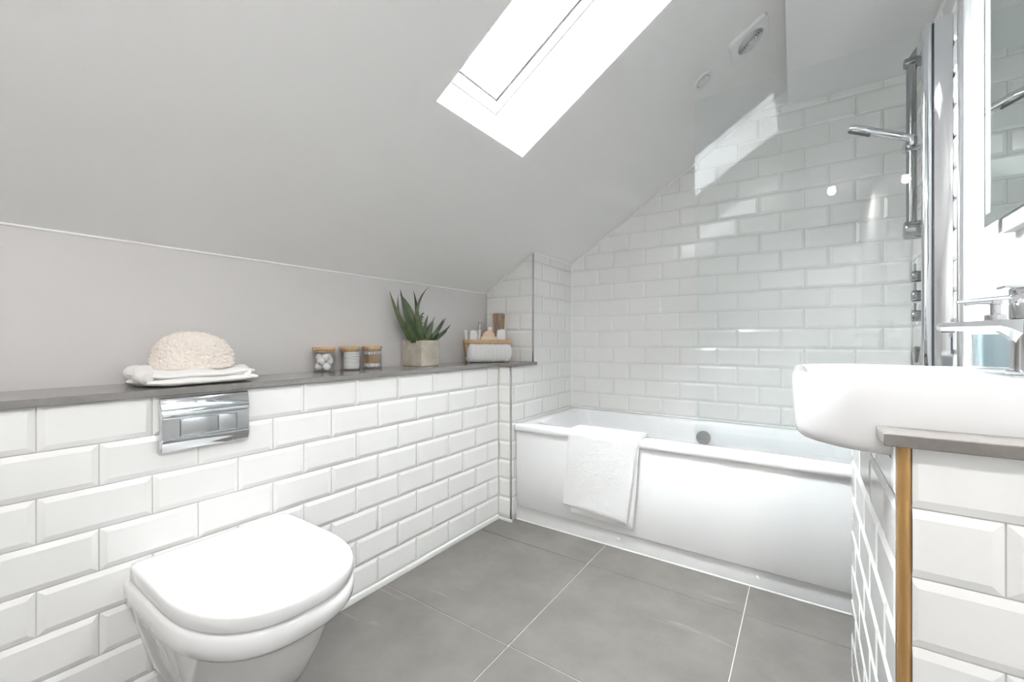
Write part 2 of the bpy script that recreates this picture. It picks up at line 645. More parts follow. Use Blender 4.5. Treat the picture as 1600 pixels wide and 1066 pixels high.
# lower flat ceiling over the bath side
bm = nb()
prism(bm, [(-0.068, YB + 0.03, ZSOF), (XP + 0.05, YB + 0.03, ZSOF), (XP + 0.05, YF - 0.02, ZSOF), (-0.012, YF - 0.02, ZSOF)], (0, 0, 0.16))
struct('ceiling_lower', bm, 'bright_paint')

# roof window
win = struct('window_1', nb(), 'window_white')


def ring(bm, s0, s1, y0, y1, wd, d0, d1):
    slab(bm, s0, s0 + wd, y0, y1, d0, d1)
    slab(bm, s1 - wd, s1, y0, y1, d0, d1)
    slab(bm, s0 + wd, s1 - wd, y0, y0 + wd, d0, d1)
    slab(bm, s0 + wd, s1 - wd, y1 - wd, y1, d0, d1)


bm = nb()
ring(bm, S0 - 0.03, S1 + 0.03, Y0 - 0.03, Y1 + 0.03, 0.075, DEP, DEP + 0.07)
obj('window_frame', bm, 'window_white', win, 0)
bm = nb()
ring(bm, S0 + 0.0440, S1 - 0.0440, Y0 + 0.0440, Y1 - 0.0440, 0.005, DEP - 0.001, DEP + 0.06)
obj('gasket', bm, 'gasket', win, 0)
bm = nb()
ring(bm, S0 + 0.049, S1 - 0.049, Y0 + 0.049, Y1 - 0.049, 0.034, DEP + 0.004, DEP + 0.06)
obj('sash', bm, 'window_white', win, 0)
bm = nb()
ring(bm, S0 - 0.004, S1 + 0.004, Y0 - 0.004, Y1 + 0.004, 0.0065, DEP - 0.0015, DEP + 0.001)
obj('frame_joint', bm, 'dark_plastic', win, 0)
bm = nb()
slab(bm, S0 + 0.078, S1 - 0.078, Y0 + 0.078, Y1 - 0.078, DEP + 0.03, DEP + 0.036)
obj('pane', bm, 'window_glass', win, 0)

# ------------------------------------------------------------------ ceiling fittings on the slope
SU = (SD, SY, -SN)     # frame: axis points into the room


def recessed_lamp(c, axis, label, watts=0.0):
    t = thing('recessed_downlight_offscreen' if watts else 'recessed_downlight', label, 'downlight', c)
    U, V, W = axis
    bm = lathe(nb(), [(0.030, 0.0005), (0.030, 0.003), (0.034, 0.0055), (0.043, 0.004), (0.0465, 0.0), (0.0465, -0.001)], c, 40, False, False, axis)
    obj('bezel', bm, 'white_plastic', t)
    bm = lathe(nb(), [(0.030, 0.001), (0.028, 0.0028), (0.027, 0.0028)], c, 40, False, False, axis)
    obj('gasket_ring', bm, 'satin_chrome', t)
    bm = lathe(nb(), [(0.027, 0.002), (0.012, 0.0032)], c, 32, False, True, axis)
    obj('lens_offscreen' if watts else 'lens', bm, 'lamp_lit' if watts else 'lamp_face', t)
    if watts:
        ld = bpy.data.lights.new('downlight_bulb_offscreen', 'SPOT')
        ld.energy = watts
        ld.color = (1.0, 0.98, 0.955)
        ld.spot_size = R(160)
        ld.spot_blend = 0.6
        ld.shadow_soft_size = 0.027
        lo = bpy.data.objects.new('downlight_bulb_offscreen', ld)
        COL.objects.link(lo)
        lo.location = Vector(c) + Vector(W) * 0.034
        lo.rotation_mode = 'QUATERNION'
        lo.rotation_quaternion = Vector((0, 0, -1)).rotation_difference(Vector(W))
        attach(lo, t)
    return t


recessed_lamp(SO + SD * ((-0.357 - XK) / SD.x) + SY * 1.967, SU, 'small white recessed downlight in the sloping ceiling beside the extractor fan')

FLAT = (Vector((1, 0, 0)), Vector((0, -1, 0)), Vector((0, 0, -1)))
recessed_lamp(Vector((0.18, -0.22, ZSOF)), FLAT, 'lit recessed downlight in the flat ceiling in front of the vanity unit', LAMP_W)

# extractor fan
FC = SO + SD * ((-0.186 - XK) / SD.x) + SY * 1.968
fan = thing('extractor_fan', 'square white extractor fan with round ringed grille on the sloping ceiling', 'extractor fan', FC)


def fanbox(bm, a, b, d0, d1, bev=0.003):
    M = Matrix((SD, SY, -SN)).transposed().to_4x4()
    M.translation = FC
    box(bm, -a, a, -b, b, d0, d1, bev, 2, M)


def fpt(u, v, d):
    return FC + SD * u + SY * v - SN * d


bm = nb()
NQ = 48


def square_ring(h, d):
    out = []
    for k in range(NQ):
        t = 2 * PI * (k + 0.5) / NQ
        c_, s_ = math.cos(t), math.sin(t)
        m_ = max(abs(c_), abs(s_))
        out.append(fpt(c_ / m_ * h, s_ / m_ * h, d))
    return out


def round_ring(r, d):
    return [fpt(math.cos(2 * PI * (k + 0.5) / NQ) * r, math.sin(2 * PI * (k + 0.5) / NQ) * r, d) for k in range(NQ)]


loft(bm, [square_ring(0.078, -0.001), square_ring(0.078, 0.012), square_ring(0.0755, 0.015), round_ring(0.054, 0.015), round_ring(0.0535, 0.014), round_ring(0.0535, 0.0012)], False, False)
obj('cover_plate', bm, 'white_plastic', fan, 30)
bm = lathe(nb(), [(0.0534, 0.0008), (0.0534, 0.0022)], FC, 40, True, True, SU)
obj('fan_housing', bm, 'grey_plastic', fan)
for k, r in enumerate((0.052, 0.0425, 0.033, 0.0235, 0.014)):
    bm = lathe(nb(), [(r, 0.0105), (r, 0.0165), (r - 0.0026, 0.0155), (r - 0.0026, 0.0105)], FC, 40, False, False, SU)
    obj('grille_ring', bm, 'white_plastic', fan)
for k in range(3):
    t = PI * k / 3 + 0.3
    bm = tube(nb(), [fpt(-math.cos(t) * 0.0535, -math.sin(t) * 0.0535, 0.0095), fpt(math.cos(t) * 0.0535, math.sin(t) * 0.0535, 0.0095)], 0.0015, 8)
    obj('grille_spoke', bm, 'white_plastic', fan)
bm = lathe(nb(), [(0.008, 0.0085), (0.008, 0.0165)], FC, 24, True, True, SU)
obj('grille_hub', bm, 'white_plastic', fan)

# little cap on the bath end wall
c = Vector((XN, 2.504, 1.482))
AX = (Vector((0, 1, 0)), Vector((0, 0, 1)), Vector((1, 0, 0)))
o = obj('towel_hook', lathe(nb(), [(0.013, -0.001), (0.013, 0.004), (0.010, 0.008), (0.004, 0.010)], c, 24, True, True, AX), 'white_plastic')
tag(o, 'small round white hook high on the tiled wall at the bath foot', 'hook')

# ------------------------------------------------------------------ stone ledge
bm = nb()
prism(bm, [(XK, YF, ZS0), (XW + 0.010, YF, ZS0), (XW + 0.010, YN - 0.008, ZS0), (XN + 0.010, YN - 0.008, ZS0), (XN + 0.010, YU + 0.028, ZS0),
           (XN - 0.002, YU + 0.028, ZS0), (XN - 0.002, YU + 0.002, ZS0), (XK, YU + 0.002, ZS0)], (0, 0, ZS1 - ZS0))
o = obj('stone_ledge', bm, 'quartz', None, 0)
bv = o.modifiers.new('edge', 'BEVEL')
bv.width = 0.0015
bv.segments = 2
tag(o, 'long dark grey stone ledge running along the tiled wall above the toilet', 'ledge')

# ------------------------------------------------------------------ flush plate
FPY0, FPY1, FPZ0, FPZ1 = 0.386, 0.599, 0.685, 0.827
fp = thing('flush_plate', 'curved chrome dual flush plate on the tiled wall above the toilet', 'flush plate', (XW, (FPY0 + FPY1) / 2, FPZ0))
prof = [(0.0, FPZ1), (0.010, FPZ1), (0.0145, FPZ1 - 0.004), (0.0175, FPZ1 - 0.020), (0.022, FPZ1 - 0.032), (0.0255, FPZ1 - 0.040), (0.0255, FPZ1 - 0.048),
        (0.0180, FPZ1 - 0.0522), (0.0180, FPZ0 + 0.0345), (0.025, FPZ0 + 0.0335), (0.025, FPZ0 + 0.030), (0.0225, FPZ0 + 0.018), (0.0165, FPZ0 + 0.004), (0.012, FPZ0), (0.0, FPZ0)]
bm = nb()
ys = [(FPY0, 0.80), (FPY0 + 0.003, 1.0), (FPY1 - 0.003, 1.0), (FPY1, 0.80)]
loft(bm, [[(XW + x * f, y, z) for x, z in prof] for y, f in ys])
obj('plate', bm, 'chrome', fp, 50)
by0, by1, bz0, bz1 = 0.428, 0.562, FPZ0 + 0.0405, FPZ1 - 0.058
# the band is a frame with a real opening; the buttons stand in it with an open gap all round
ga, gb_ = 0.0020, (FPY0 + 0.006, FPY1 - 0.003, FPZ0 + 0.036, FPZ1 - 0.0535)
bm = nb()
outer = [(gb_[0], gb_[2]), (gb_[1], gb_[2]), (gb_[1], gb_[3]), (gb_[0], gb_[3])]
inner = [(by0 - ga, bz0 - ga), (by1 + ga, bz0 - ga), (by1 + ga, bz1 + ga), (by0 - ga, bz1 + ga)]
rings = [[bm.verts.new((XW + x, y, z)) for y, z in o_] for o_, x in ((outer, 0.0178), (outer, 0.0233), (inner, 0.0233), (inner, 0.0178))]
for r0, r1 in zip(rings, rings[1:] + rings[:1]):
    for i in range(4):
        bm.faces.new((r0[i], r0[(i + 1) % 4], r1[(i + 1) % 4], r1[i]))
obj('brushed_band', bm, 'brushed_steel', fp, 30)
for a, b in ((by0, by0 + 0.0865), (by0 + 0.0885, by1)):
    bm = box(nb(), XW + 0.0175, XW + 0.0252, a, b, bz0, bz1, 0.0018, 2)
    obj('flush_button', bm, 'brushed_steel', fp)

# ------------------------------------------------------------------ toilet
TY = 0.5165


def dshape(xb, xf, hw, rb=0.02, n=14, sq=2.5, sx=0.27):
    """D outline: straight sides from the wall, superelliptic nose; hw half width"""
    pts = []
    xs = xf - sx
    pts += [(xb, -hw + rb), (xb + rb * 0.3, -hw + rb * 0.3), (xb + rb, -hw)]
    for i in range(1, 5):
        pts.append((xb + rb + (xs - xb - rb) * i / 5, -hw))
    for i in range(n * 2 + 1):
        a = -PI / 2 + PI * i / (n * 2)
        ca, sa = math.cos(a), math.sin(a)
        pts.append((xs + sx * abs(ca) ** (2 / sq), hw * math.copysign(abs(sa) ** (2 / sq), sa)))
    for i in range(4, 0, -1):
        pts.append((xb + rb + (xs - xb - rb) * i / 5, hw))
    pts += [(xb + rb, hw), (xb + rb * 0.3, hw - rb * 0.3), (xb, hw - rb)]
    return [(x, TY + y) for x, y in pts]


to = thing('toilet', 'white wall hung toilet with its lid closed below the flush plate', 'toilet', (XW, TY, 0.0))
# lid
bm = nb()
rings = []
for inset, z in ((0.010, 0.3925), (0.002, 0.3940), (0.0, 0.397), (0.0, 0.4225), (0.0012, 0.4268), (0.0042, 0.4295), (0.010, 0.4308), (0.05, 0.4316), (0.11, 0.432)):
    rings.append(at_z(dshape(-1.369 + inset * 0.6, -0.884 - inset, 0.194 - inset, 0.02), z))
loft(bm, rings)
obj('lid', bm, 'seat_plastic', to, 50)
# seat ring below it
bm = nb()
loft(bm, [at_z(dshape(-1.345, -0.903, 0.175, 0.02), z) for z in (0.383, 0.3928)])
obj('seat', bm, 'seat_plastic', to, 50)
for yy in (-0.075, 0.075):
    obj('hinge', box(nb(), -1.382, -1.352, TY + yy - 0.018, TY + yy + 0.018, 0.380, 0.412, 0.006), 'seat_plastic', to)
# pan
bm = nb()
rings = []
for xb, xf, hw, z, sx in ((-1.3835, -0.905, 0.185, 0.3885, 0.27), (-1.3835, -0.893, 0.196, 0.387, 0.275), (-1.3835, -0.887, 0.2005, 0.380, 0.275), (-1.3835, -0.886, 0.201, 0.360, 0.275), (-1.3835, -0.889, 0.199, 0.342, 0.275),
                          (-1.3835, -0.897, 0.192, 0.331, 0.275), (-1.3835, -0.912, 0.176, 0.3265, 0.27), (-1.30, -0.922, 0.165, 0.325, 0.27), (-1.30, -0.935, 0.158, 0.300, 0.26),
                          (-1.30, -0.965, 0.147, 0.235, 0.24), (-1.30, -1.005, 0.134, 0.165, 0.22), (-1.30, -1.05, 0.118, 0.105, 0.2), (-1.30, -1.08, 0.10, 0.085, 0.18)):
    rings.append(at_z(dshape(xb, xf, hw, 0.01, sx=sx), z))
loft(bm, rings)
obj('pan', bm, 'ceramic', to, 50)
# wall mount and fixing recess
bm = nb()
loft(bm, [at_z(rrect(-1.384, -1.335, TY - hw, TY + hw, 0.004), z) for hw, z in ((0.115, 0.085), (0.15, 0.16), (0.172, 0.25), (0.188, 0.320), (0.196, 0.338))])
obj('wall_mount', bm, 'ceramic', to, 50)
bm = nb()
loft(bm, [at_z(rrect(-1.338, -1.25, TY - hw, TY + hw, 0.01), z) for hw, z in ((0.10, 0.085), (0.125, 0.16), (0.142, 0.25), (0.15, 0.357))])
obj('fixing_recess', bm, 'ceramic', to, 50)
# side skirts under the recess
bm = nb()
loft(bm, [at_z(rrect(-1.345, -1.20, TY - hw, TY + hw, 0.01), z) for hw, z in ((0.105, 0.085), (0.138, 0.16), (0.163, 0.25), (0.174, 0.285))])
obj('skirt', bm, 'ceramic', to, 50)

# ------------------------------------------------------------------ bath
bath = thing('bath', 'white built-in bath filling the alcove below the tiled walls', 'bath', (-0.45, 2.25, 0.0))
BX0, BX1, BY0, BY1, ZR = XN, XR - 0.002, 1.903, YB - 0.002, 0.527
bm = nb()
rings = []


def br(i0, i1, j0, j1, r, z):
    return at_z(rrect(BX0 + i0, BX1 - i1, BY0 + j0, BY1 - j1, r, 8), z)


rings.append(br(0.004, 0.004, 0.016, 0.002, 0.008, 0.489))
rings.append(br(0.000, 0.000, 0.003, 0.0, 0.010, 0.491))
rings.append(br(0.000, 0.000, 0.0, 0.0, 0.012, 0.496))
rings.append(br(0.000, 0.000, 0.0, 0.0, 0.012, ZR - 0.012))
rings.append(br(0.003, 0.003, 0.004, 0.002, 0.012, ZR - 0.004))
rings.append(br(0.012, 0.012, 0.013, 0.010, 0.014, ZR))
rings.append(br(0.060, 0.060, 0.075, 0.030, 0.05, ZR - 0.001))
rings.append(br(0.085, 0.085, 0.100, 0.050, 0.06, ZR - 0.004))
rings.append(br(0.098, 0.095, 0.112, 0.060, 0.065, ZR - 0.016))
rings.append(br(0.125, 0.105, 0.122, 0.070, 0.07, ZR - 0.08))
rings.append(br(0.190, 0.130, 0.140, 0.088, 0.09, 0.30))
rings.append(br(0.270, 0.165, 0.160, 0.110, 0.10, 0.185))
rings.append(br(0.330, 0.215, 0.200, 0.150, 0.09, 0.155))
rings.append(br(0.50, 0.40, 0.29, 0.25, 0.06, 0.150))
loft(bm, rings, False, True)
obj('tub', bm, 'acrylic', bath, 50)
oc = Vector((-0.456, BY1 - 0.078, 0.441))
OX = (Vector((1, 0, 0)), Vector((0, 0, 1)), Vector((0, -1, 0)))
bm = lathe(nb(), [(0.037, -0.02), (0.037, 0.006), (0.033, 0.012), (0.02, 0.014)], oc, 36, True, True, OX)
obj('overflow', bm, 'satin_chrome', bath)
# sealant around the rim
trim(12, tube(nb(), [(BX0 + 0.001, BY0 + 0.03, ZR + 0.001), (BX0 + 0.003, BY1 - 0.003, ZR + 0.001), (BX1 - 0.002, BY1 - 0.003, ZR + 0.001), (BX1 - 0.001, BY0 + 0.03, ZR + 0.001)], 0.0055, 8), 'sealant')

pn = bath
bm = box(nb(), XN + 0.009, XR - 0.002, YP, YP + 0.018, 0.079, 0.4895, 0.002)
obj('front_panel', bm, 'panel_acrylic', pn)
bm = box(nb(), XN + 0.001, XR - 0.002, YP + 0.011, YP + 0.024, 0.0, 0.0745, 0.0015)
pl = obj('plinth', bm, 'panel_acrylic', pn)
bm = box(nb(), XN + 0.002, XR - 0.002, YP + 0.007, YP + 0.0125, 0.0, 0.0055, 0.002)
obj('sealant_strip', bm, 'sealant', pl)
PX = (Vector((1, 0, 0)), Vector((0, 0, 1)), Vector((0, -1, 0)))
for sx in (-1.262, -0.718, -0.151, 0.30):
    bm = lathe(nb(), [(0.0075, -0.002), (0.0075, 0.002), (0.006, 0.0045), (0.002, 0.0055)], (sx, YP + 0.011, 0.043), 20, True, True, PX)
    obj('screw_cap', bm, 'white_plastic', pl)

# ------------------------------------------------------------------ towel over the bath edge
def fnoise(p, s):
    return noise.noise(Vector(p) * s)


def cloth_sheet(x_top, x_bot, path, thick, seed, hem=(0.0, 0.0), amp=0.004, nu=40):
    """path: (y,z) centre line; returns bmesh of a thick sheet. hem: drop added at left / right end"""
    bm = nb()
    L = [0.0]
    for a, b in zip(path, path[1:]):
        L.append(L[-1] + math.hypot(b[0] - a[0], b[1] - a[1]))
    T = L[-1]
    N = 60
    pts = []
    for i in range(N + 1):
        s = T * i / N
        k = 0
        while k < len(L) - 2 and L[k + 1] < s:
            k += 1
        t = (s - L[k]) / max(1e-9, L[k + 1] - L[k])
        pts.append((path[k][0] + (path[k + 1][0] - path[k][0]) * t, path[k][1] + (path[k + 1][1] - path[k][1]) * t))
    top, bot = [], []
    for i in range(N + 1):
        a, b = pts[max(0, i - 1)], pts[min(N, i + 1)]
        ty, tz = b[0] - a[0], b[1] - a[1]
        l = math.hypot(ty, tz) or 1
        ny, nz = tz / l, -ty / l
        f = i / N
        # shift sideways as it hangs
        g = max(0.0, (f - 0.25) / 0.75)
        xl = x_top[0] + (x_bot[0] - x_top[0]) * g
        xr = x_top[1] + (x_bot[1] - x_top[1]) * g
        ra, rb = [], []
        for j in range(nu + 1):
            u = j / nu
            x = xl + (xr - xl) * u
            drop = (hem[0] * (1 - u) + hem[1] * u) * g
            dz = -drop + 0.004 * fnoise((u * 6, seed, 0), 1.0) * g
            wob = amp * fnoise((u * 3.1, f * 2.3, seed), 1.6) * (0.3 + g) + 0.0012 * fnoise((u * 30, f * 40, seed), 1.0)
            tk = thick * (0.35 if j in (0, nu) or i in (0, N) else (0.85 if j in (1, nu - 1) or i in (1, N - 1) else 1.0))
            y0, z0 = pts[i]
            ra.append((x, y0 + ny * (wob - tk / 2), z0 + nz * (wob - tk / 2) + dz))
            rb.append((x, y0 + ny * (wob + tk / 2), z0 + nz * (wob + tk / 2) + dz))
        top.append(ra)
        bot.append(rb)
    for i in range(N + 1):
        top[i] = [bm.verts.new(p) for p in top[i]]
        bot[i] = [bm.verts.new(p) for p in bot[i]]
    for i in range(N):
        for j in range(nu):
            bm.faces.new((top[i][j], top[i][j + 1], top[i + 1][j + 1], top[i + 1][j]))
            bm.faces.new((bot[i][j], bot[i + 1][j], bot[i + 1][j + 1], bot[i][j + 1]))
        bm.faces.new((top[i][0], top[i + 1][0], bot[i + 1][0], bot[i][0]))
        bm.faces.new((top[i][nu], bot[i][nu], bot[i + 1][nu], top[i + 1][nu]))
    for j in range(nu):
        bm.faces.new((top[0][j], bot[0][j], bot[0][j + 1], top[0][j + 1]))
        bm.faces.new((top[N][j], top[N][j + 1], bot[N][j + 1], bot[N][j]))
    return bm


ht = thing('hand_towel', 'white terry hand towel folded over the front edge of the bath', 'towel', (-0.80, 1.89, 0.14))
pin = [(2.038, 0.40), (2.028, 0.47), (2.015, 0.513), (1.995, 0.5305), (1.95, 0.5315), (1.915, 0.5305), (1.9015, 0.524), (1.8985, 0.51), (1.8995, 0.45), (1.903, 0.30), (1.905, 0.126)]
pout = [(2.036, 0.45), (2.023, 0.517), (1.998, 0.5395), (1.95, 0.5410), (1.912, 0.5395), (1.8935, 0.530), (1.8895, 0.51), (1.8900, 0.45), (1.893, 0.30), (1.8945, 0.165)]
obj('inner_fold', cloth_sheet((-0.945, -0.602), (-0.955, -0.640), pin, 0.009, 3.1, (0.0, 0.012), 0.003), 'terry', ht, 60)
obj('outer_fold', cloth_sheet((-0.955, -0.606), (-0.992, -0.668), pout, 0.010, 8.7, (0.0, 0.030), 0.004), 'terry', ht, 60)

# ------------------------------------------------------------------ glass bath screen
YG = 1.985
gs = thing('bath_screen', 'clear glass bath screen hinged to a chrome wall profile', 'shower screen', (0.37, YG, ZR))
bm = box(nb(), -0.394, 0.345, YG - 0.003, YG + 0.003, 0.541, 2.028, 0.0008, 1)
obj('glass_pane', bm, 'screen_glass', gs, 0)
bm = box(nb(), -0.390, 0.335, YG - 0.0055, YG + 0.0055, 0.529, 0.5435, 0.002)
obj('bottom_seal', bm, 'clear_glass', gs)
bm = box(nb(), 0.331, 0.356, YG - 0.013, YG + 0.013, 0.530, 2.042, 0.006, 3)
obj('hinge_profile', bm, 'chrome', gs)
bm = box(nb(), 0.3555, 0.3605, YG - 0.010, YG + 0.010, 0.530, 2.044)
obj('gasket', bm, 'gasket', gs)
bm = nb()
loft(bm, [[(x, y, z) for x, y in ((0.360, YG - 0.012), (0.372, YG - 0.016), (0.386, YG - 0.022), (XR - 0.0005, YG - 0.024), (XR - 0.0005, YG + 0.018), (0.36, YG + 0.014))] for z in (0.530, 2.052)])
obj('wall_profile', bm, 'chrome', gs, 30)

# ------------------------------------------------------------------ shower on the right wall
SYC = 2.26
XT = XR              # tiled face
WX = (Vector((0, 1, 0)), Vector((0, 0, 1)), Vector((-1, 0, 0)))
sr = thing('shower_rail', 'chrome shower riser rail with round brackets on the tiled wall', 'shower rail', (XT, SYC, 1.40))
bm = tube(nb(), [(0.348, SYC, 1.425), (0.348, SYC, 2.075), (0.348, SYC, 2.10)], [0.016, 0.016, 0.016], 24)
for v in bm.verts:
    if v.co.z > 2.09:
        v.co.z += (v.co.x - 0.348) * 1.6
obj('rail', bm, 'shower_chrome', sr)
for z, r in ((2.068, 0.020), (1.411, 0.036)):
    bm = lathe(nb(), [(r * 0.9, 0), (r, 0.004), (r, 0.070), (r * 0.93, 0.076), (r * 0.5, 0.078)], (XT, SYC, z), 32, True, True, WX)
    obj('bracket', bm, 'shower_chrome', sr)
bm = lathe(nb(), [(0.022, 0.0), (0.022, 0.045), (0.018, 0.05)], (0.372, SYC, 1.735), 24, True, True, WX)
sl_ = obj('slider', bm, 'chrome', sr)
hs = thing('hand_shower', 'slim chrome stick hand shower clipped to the riser rail', 'hand shower', (0.345, SYC, 1.75))
hv0, hv1 = Vector((0.378, SYC - 0.035, 1.742)), Vector((0.154, SYC - 0.035, 1.853))
pts = [hv0 + (hv1 - hv0) * t for t in (0, 0.25, 0.26, 0.29, 0.30, 0.70, 0.71, 0.985, 1.0)]
obj('handle', tube(nb(), pts, [0.013, 0.015, 0.0135, 0.0135, 0.0155, 0.0155, 0.0165, 0.0165, 0.014], 20), 'chrome', hs)
dn = (hv1 - hv0).normalized()
bm = tube(nb(), [hv1 - dn * 0.080 + Vector((-0.004, 0, -0.009)), hv1 - dn * 0.004 + Vector((-0.004, 0, -0.009))], 0.011, 14)
obj('spray_plate', bm, 'hollow', hs)
bm = box(nb(), 0.335, 0.372, SYC - 0.050, SYC - 0.0155, 1.728, 1.768, 0.006)
obj('clip', bm, 'chrome', hs)
hk = [Vector((x, SYC + y, z)) for x, y, z in ((0.372, -0.035, 1.746), (0.386, -0.040, 1.700), (0.388, -0.060, 1.56), (0.386, -0.085, 1.34), (0.377, -0.100, 1.10), (0.357, -0.105, 0.90),
                                              (0.342, -0.097, 0.75), (0.338, -0.077, 0.685), (0.347, -0.058, 0.72), (0.358, -0.051, 0.81), (0.360, -0.050, 0.898))]
hp = []
for i in range(len(hk) - 1):
    p0, p1, p2, p3 = hk[max(i - 1, 0)], hk[i], hk[i + 1], hk[min(i + 2, len(hk) - 1)]
    for j in range(8):
        t = j / 8
        hp.append(0.5 * (2 * p1 + (p2 - p0) * t + (2 * p0 - 5 * p1 + 4 * p2 - p3) * t * t + (3 * p1 - p0 - 3 * p2 + p3) * t ** 3))
hp.append(hk[-1])
ho = obj('shower_hose', tube(nb(), hp, 0.0065, 10), 'hose')
tag(ho, 'long silver flexible shower hose hanging in a loop beside the rail', 'hose')

sv = thing('shower_valve', 'chrome concealed shower valve plate with three round lever handles', 'shower valve', (XT, SYC, 1.02))
bm = box(nb(), XT - 0.006, XT + 0.001, SYC - 0.045, SYC + 0.045, 1.015, 1.30, 0.002)
obj('valve_plate', bm, 'chrome', sv)
for z in (1.228, 1.152, 1.074):
    bm = lathe(nb(), [(0.021, 0.004), (0.0225, 0.007), (0.0225, 0.050), (0.0205, 0.054), (0.012, 0.055)], (XT, SYC, z), 28, True, True, WX)
    hnd = obj('handle', bm, 'shower_chrome', sv)
    bm = tube(nb(), [(XT - 0.044, SYC, z + 0.018), (XT - 0.044, SYC, z + 0.050)], 0.0042, 12)
    obj('lever', bm, 'shower_chrome', hnd)
ol = thing('hose_outlet', 'chrome wall elbow where the shower hose leaves the wall', 'hose outlet', (XT, SYC, 0.92))
bm = lathe(nb(), [(0.024, 0), (0.024, 0.008), (0.013, 0.010), (0.013, 0.05)], (XT, SYC - 0.05, 0.938), 28, True, True, WX)
obj('rosette', bm, 'shower_chrome', ol)
bm = tube(nb(), [(XT - 0.042, SYC - 0.05, 0.955), (XT - 0.042, SYC - 0.05, 0.895)], 0.012, 16)
obj('spigot', bm, 'shower_chrome', ol)

# ------------------------------------------------------------------ vanity
VX, VY0, VY1 = 0.115, 0.845, 1.60
CZ0, CZ1 = 0.824, 0.842
van = thing('vanity_unit', 'white tiled vanity unit standing below the basin', 'vanity', ((VX + XP) / 2, (VY0 + VY1) / 2, 0))
bm = box(nb(), VX + TH, XP - 0.001, VY0 + TH, VY1 - TH, 0.0, 0.786)
body = obj('body', bm, 'grout', van, 0)
V0 = bpy.data.objects.new('tiled_side', None)
tile_parent = van


def van_tiles(org, U, N, u0, u1, uoff, flip, v1=CZ0, v0=0.0):
    before = set(bpy.data.objects)
    tile_wall(van, org, U, N, u0, u1, v0, v1, uoff, flip)
    inv = base_matrix(van).inverted()
    for o in set(bpy.data.objects) - before:
        o.matrix_parent_inverse = inv


ZJ = Z0 + 7 * TP_H
van_tiles((VX + TH, 0, 0), (0, 1, 0), (-1, 0, 0), VY0 + 0.0155, VY1 - 0.001, 0.97 - TP_W, 0, ZJ)
# top row is cut round the basin
for u0_, u1_, v1_ in ((VY0 + 0.0155, 0.9015, CZ0), (0.9015, 1.3845, 0.7905), (1.3845, VY1 - 0.001, CZ0)):
    van_tiles((VX + TH, 0, 0), (0, 1, 0), (-1, 0, 0), u0_, u1_, 0.97 - TP_W, 0, v1_, ZJ)
for u0_, u1_ in ((VY0 + 0.010, 0.9010), (1.3850, VY1 - 0.010)):
    obj('tile_backing', box(nb(), VX + TH, VX + 0.02, u0_, u1_, 0.78, CZ0), 'grout', van)
van_tiles((0, VY0 + TH, 0), (1, 0, 0), (0, -1, 0), VX + 0.0155, XP - 0.002, 0.2245 - TP_W, 0)
van_tiles((0, VY1 - TH, 0), (1, 0, 0), (0, 1, 0), VX + 0.001, XP - 0.002, 0.2245 - TP_W, 1)
bpy.data.objects.remove(V0)
bm = tube(nb(), [(VX + 0.0085, VY0 + 0.0085, 0.0), (VX + 0.0085, VY0 + 0.0085, CZ0)], 0.0085, 16)
obj('edge_trim', bm, 'gold_trim', van)['label'] = 'rounded gold coloured corner trim'
obj('trim_flange', box(nb(), VX - 0.0004, VX + 0.0040, VY0 + 0.0100, VY0 + 0.0160, 0.0, CZ0), 'satin_chrome', van)
for q in ((VX + 0.003, XP - 0.001, VY0 + 0.003, VY0 + 0.012), (VX + 0.003, XP - 0.001, VY1 - 0.012, VY1 - TH)):
    obj('tile_backing', box(nb(), q[0] + 0.006, q[1], q[2] + 0.0055, q[3], 0.78, CZ0), 'grout', van)

bm = nb()
cx0, cy0, cy1 = VX - 0.018, VY0 - 0.020, VY1 + 0.015
prism(bm, [(cx0, cy0, CZ0), (XP - 0.001, cy0, CZ0), (XP - 0.001, cy1, CZ0), (cx0, cy1, CZ0), (cx0, 1.3855, CZ0), (0.4245, 1.3855, CZ0), (0.4245, 0.9005, CZ0), (cx0, 0.9005, CZ0)], (0, 0, CZ1 - CZ0))
o = obj('stone_worktop', bm, 'vanity_quartz', None, 0)
bv = o.modifiers.new('edge', 'BEVEL')
bv.width = 0.0015
bv.segments = 2
tag(o, 'polished grey stone worktop around the basin on the vanity unit', 'worktop')

# ------------------------------------------------------------------ basin
RZ = 0.919
bx0, bx1, by0_, by1_ = -0.020, XP - 0.002, 0.898, 1.388
ba = thing('basin', 'white ceramic basin with rounded front projecting over the vanity unit', 'basin', (0.2, 1.145, 0.80))


def bo(i, z, fr=0.135, back=0.0):
    return at_z(rrect(bx0 + i, bx1 - back, by0_ + i, by1_ - i, (max(0.02, fr - i * 0.6), 0.01, 0.01, max(0.02, fr - i * 0.6)), 12), z)


bm = nb()
rings = [bo(0.060, 0.790), bo(0.024, 0.791), bo(0.012, 0.795), bo(0.006, 0.803), bo(0.0035, 0.816), bo(0.001, 0.870), bo(0.0, RZ - 0.012),
         bo(0.0015, RZ - 0.004), bo(0.006, RZ), bo(0.012, RZ)]


def bi(i, j, z, r):
    return at_z(rrect(bx0 + i, bx1 - j, by0_ + i, by1_ - i, (r, 0.06, 0.06, r), 12), z)


